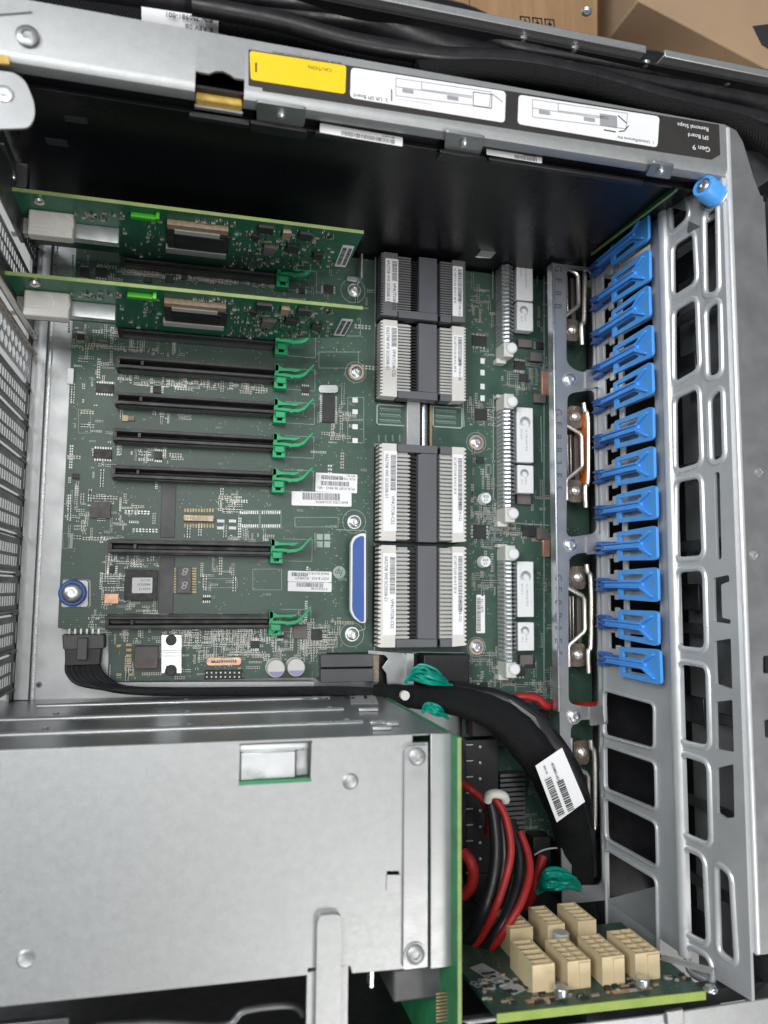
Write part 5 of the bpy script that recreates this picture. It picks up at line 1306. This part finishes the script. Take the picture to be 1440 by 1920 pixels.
b = MB().bars(tf2, 9, 30, 2, 6, 0, .06, .3, .8).bars(tf2, 13, 30, 8, 12, 0, .06, .3, .8).text('455883-001', tf2, 2.2, 2.5, 8.6, th=.05).text('REV 05', tf2, 1.6, 2, 4, th=.05)
build('lettering', b, M['ink'], o, smooth=0)
# red and black wires
W = [
 ('red wire, thickest of the pair arching left of the black sleeve', 'red', [P(928, 1496, 70), P(948, 1532, 74), P(958, 1590, 78), P(950, 1640, 80), P(930, 1700, 82), P(902, 1756, 74), P(872, 1784, 62), P(846, 1792, 52)], 1.9),
 ('red wire on the outer side of the right-hand arch, beside the teal wires', 'red', [P(975, 1560, 60), P(990, 1600, 66), P(993, 1640, 72), P(978, 1690, 78), P(955, 1730, 80), P(925, 1772, 76), P(888, 1796, 62), P(850, 1800, 50)], 1.9),
 ('black wire on the left side of the inner arch, leaving the white tie', 'rubber', [P(915, 1492, 66), P(925, 1530, 70), P(930, 1600, 74), P(922, 1660, 77), P(905, 1710, 78), P(882, 1750, 70), P(858, 1766, 58), P(838, 1772, 50)], 3.2),
 ('black wire between the two red wires', 'rubber', [P(925, 1500, 62), P(940, 1540, 68), P(946, 1600, 73), P(940, 1650, 76), P(918, 1712, 77), P(892, 1762, 70), P(866, 1782, 55), P(842, 1786, 50)], 2.6),
 ('black wire curving under the right-hand red wire', 'rubber', [P(955, 1540, 52), P(972, 1590, 60), P(974, 1640, 66), P(962, 1690, 72), P(938, 1742, 76), P(905, 1782, 70), P(874, 1800, 58), P(846, 1806, 50)], 3.4),
 ('red wire short arc at the edge of the green cage board, upper', 'red', [P(868, 1470, 40), P(885, 1482, 44), P(905, 1500, 44), P(915, 1530, 36), P(912, 1560, 24)], 2.0),
 ('red wire short arc at the edge of the green cage board, lower', 'red', [P(868, 1598, 60), P(882, 1615, 64), P(888, 1640, 64), P(882, 1665, 62), P(868, 1680, 58)], 2.8),
 ('red wire deep behind the teal wire bundle', 'red', [P(1018, 1605, 20), P(1008, 1640, 22), P(1000, 1672, 20), P(985, 1700, 14)], 2.8),
]
for lb_, m_, pts, r_ in W: sl_('wire', lb_, pts, r_, m_, 'red and black power wires beside the cage', 'wire')
sl_('cable_tie', 'white nylon tie around the top of the red and black wires', [P(914, 1500, 72), P(918, 1491, 75), P(930, 1488, 76), P(944, 1492, 75), P(948, 1500, 72)], 2.2, 'creamwhite', None, 'cable tie')
sl_('red_cable', 'red cable crossing under the divider plate above the barcode tag', [P(962, 1309, 14), P(985, 1306, 16), P(1008, 1310, 16), P(1022, 1322, 15), P(1045, 1324, 12), P(1085, 1324, 8), P(1125, 1322, 8)], 2.4, 'red')
sl_('thin_white_wire', 'thin white wire deep between the sleeve and the right wall', [P(1002, 1603, 18), P(1018, 1594, 20), P(1040, 1590, 20), P(1058, 1592, 18)], .5, 'finpl')
def bundle(name, label, quad, n, z0, z1, r_):
    """strands crossing from the left edge of a pixel quad to its right edge, arching over the middle"""
    (xa0, ya0), (xb0, yb0), (xc0, yc0), (xd0, yd0) = quad      # bottom-left, top-left, top-right, bottom-right
    t = thing(name, label, 'wires', P((xa0+xd0)/2, (ya0+yd0)/2, z0))
    for i in range(n):
        f_ = random.random(); g_ = random.random()
        p0 = (xa0+(xb0-xa0)*f_*.7+random.uniform(-2, 3), ya0+(yb0-ya0)*f_*.6)
        p3 = (xd0+(xc0-xd0)*g_*.7+random.uniform(-3, 2), yd0+(yc0-yd0)*g_*.6)
        k = random.uniform(.15, .95)
        p1 = (xb0+(xc0-xb0)*random.uniform(0, .4), ya0+(yb0-ya0)*k); p2 = (xb0+(xc0-xb0)*random.uniform(.6, 1), yd0+(yc0-yd0)*k*random.uniform(.7, 1))
        build('wire', MB().tube([P(*p0, z0), P(*p1, z1+random.uniform(-4, 4)), P(*p2, z1+random.uniform(-4, 4)), P(*p3, z0)], r_*random.uniform(.85, 1.1), 7), M['teal'], t)
    return t
bundle('teal_wires', 'bundle of teal wires spilling out above the black sleeved cable', ((758, 1282), (780, 1243), (815, 1250), (850, 1288)), 20, 18, 25, .75)
bundle('teal_wires', 'bundle of teal wires deep beside the cream connectors', ((1004, 1676), (1022, 1626), (1072, 1628), (1092, 1672)), 24, 24, 33, 1.15)
bundle('teal_wires', 'small bundle of teal wires showing right of the green cage board edge', ((790, 1338), (800, 1318), (822, 1322), (842, 1348)), 9, 34, 38, .8)
# trough cables along the top
TC = [('thick black cable in the upper trough, wrapped by a white printed tag', [(-60, -30), (60, 0), (200, 30), (330, 45), (470, 70), (640, 110), (800, 135), (1000, 170), (1200, 195), (1380, 215), (1500, 250)], 10.5, 108, 'sleeve'),
      ('black cable looping widely around the middle of the upper trough', [(-60, -60), (200, -25), (420, 8), (560, 22), (680, 34), (800, 84), (930, 118), (1080, 128), (1300, 164), (1500, 200)], 9.5, 116, 'rubber'),
      ('black cable behind the outer rail of the upper trough', [(300, -30), (520, -6), (700, 12), (860, 38), (960, 84), (1100, 104), (1300, 138), (1500, 170)], 7, 122, 'rubber'),
      ('black ribbed cable curving over the corner of the instruction strip', [(780, 138), (900, 132), (1020, 142), (1130, 165), (1230, 195), (1330, 213), (1400, 240), (1480, 300)], 5.5, 126, 'sleeve'),
      ('thin glossy black cable crossing over the others in the upper trough', [(360, 10), (520, 40), (660, 78), (820, 104), (960, 112), (1100, 140), (1260, 186), (1440, 226)], 4.0, 128, 'rubber')]
tcs = []
for lb_, pts, r_, z, m_ in TC:
    t = thing('trough_cable', lb_, 'cable', P(pts[3][0], pts[3][1], z), 'black cables in the upper trough'); tcs.append(t)
    build('jacket', MB().tube([P(a, c_, z) for a, c_ in pts], r_, 16), M[m_], t)
b = MB()
q0, q1 = P(268, 42, 112), P(410, 64, 112)
cen0, cen1 = P(268, 38, 108), P(408, 60, 108)
b = MB().tube([cen0, cen1], 11.2, 24, smooth=0); o = build('printed_tag', b, M['white'], tcs[0])
fr_ = F(P(404, 40, 119.6), P(276, 22, 119.6)-P(404, 40, 119.6), P(404, 62, 119.6)-P(404, 40, 119.6)); fr_.w = V((0, 0, 1))
b = MB().text('P/N 750981-001', fr_, 3.0, 1, -1, th=.3).text('R REV 0B', fr_, 3.0, 1, 3.2, th=.3).text('CABLE ASSY', fr_, 2.6, 1, -5, th=.3)
build('lettering', b, M['ink'], o, smooth=0)
# ================================================================== boxes beyond
gz = -55
def cardbox(name, label, corners, ztop, m, extra=None):
    t = thing(name, label, 'cardboard box', (sum(c[0] for c in corners)/len(corners), sum(c[1] for c in corners)/len(corners), gz), 'cardboard boxes behind the case')
    build('box_body', MB().prism(corners, gz, ztop), M[m], t, bevel=1.2)
    return t
zt1 = 20
c = [P(640, -40, zt1), P(872, -60, zt1), P(1128, -60, zt1), P(1122, 110, zt1), P(640, 40, zt1)]
b1 = cardbox('cardboard_box', 'tan corrugated box with black printed marks behind the outer rail', [(c[0].x, c[0].y+120), (c[2].x, c[2].y+120), (c[3].x, c[3].y), (c[4].x, 300)], zt1, 'card')
build('tape_seam', MB().box(P(880, 20, zt1).x-.4, P(880, 20, zt1).x+.4, 300, 520, zt1, zt1+.3), M['carddark'], b1)
fm = F(P(976, 48, zt1+.1), P(1036, 54, zt1+.1)-P(976, 48, zt1+.1), (0, 1, 0))
b = MB()
for k in range(3):
    u = k*8.5
    for a in ((0, 7, 0, .9), (0, 7, 5.6, 6.5), (0, .9, 0, 6.5), (6.1, 7, 0, 6.5), (2, 5, 2.4, 3.4), (3, 4, 1, 5)): b.box(u+a[0], u+a[1], a[2], a[3], 0, .15, 0, fm)
build('printed_marks', b, M['ink'], b1, smooth=0)
c = [P(1250, -60, 30), P(1520, -60, 30), P(1520, 145, 30), P(1190, -10, 30)]
b2 = cardbox('cardboard_box', 'pale cardboard box with a black corner mark at the top right', [(P(1215, -40, 30).x, P(1215, -40, 30).y+160), (600, P(1215, -40, 30).y+160), (600, P(1480, 170, 30).y), (P(1480, 150, 30).x, P(1480, 150, 30).y), (P(1196, 0, 30).x, P(1196, 0, 30).y)], 30, 'cardpale')
build('black_mark', MB().prism([P(1411, 49, 30.2).to_tuple()[:2], P(1450, 44, 30.2).to_tuple()[:2], P(1450, 98, 30.2).to_tuple()[:2], P(1428, 84, 30.2).to_tuple()[:2]], 30.1, 30.3), M['ink'], b2)
b3 = cardbox('cardboard_box', 'dark brown cardboard as the shaded box side in the gap between the tan and pale boxes', [(P(1130, -60, -20).x-20, 700), (P(1400, 150, -20).x+60, 700), (P(1400, 150, -20).x+60, 275), (P(1130, 90, -20).x-10, 275)], -20, 'carddark')  # separate dark box; its brown holds the shadow on the box side
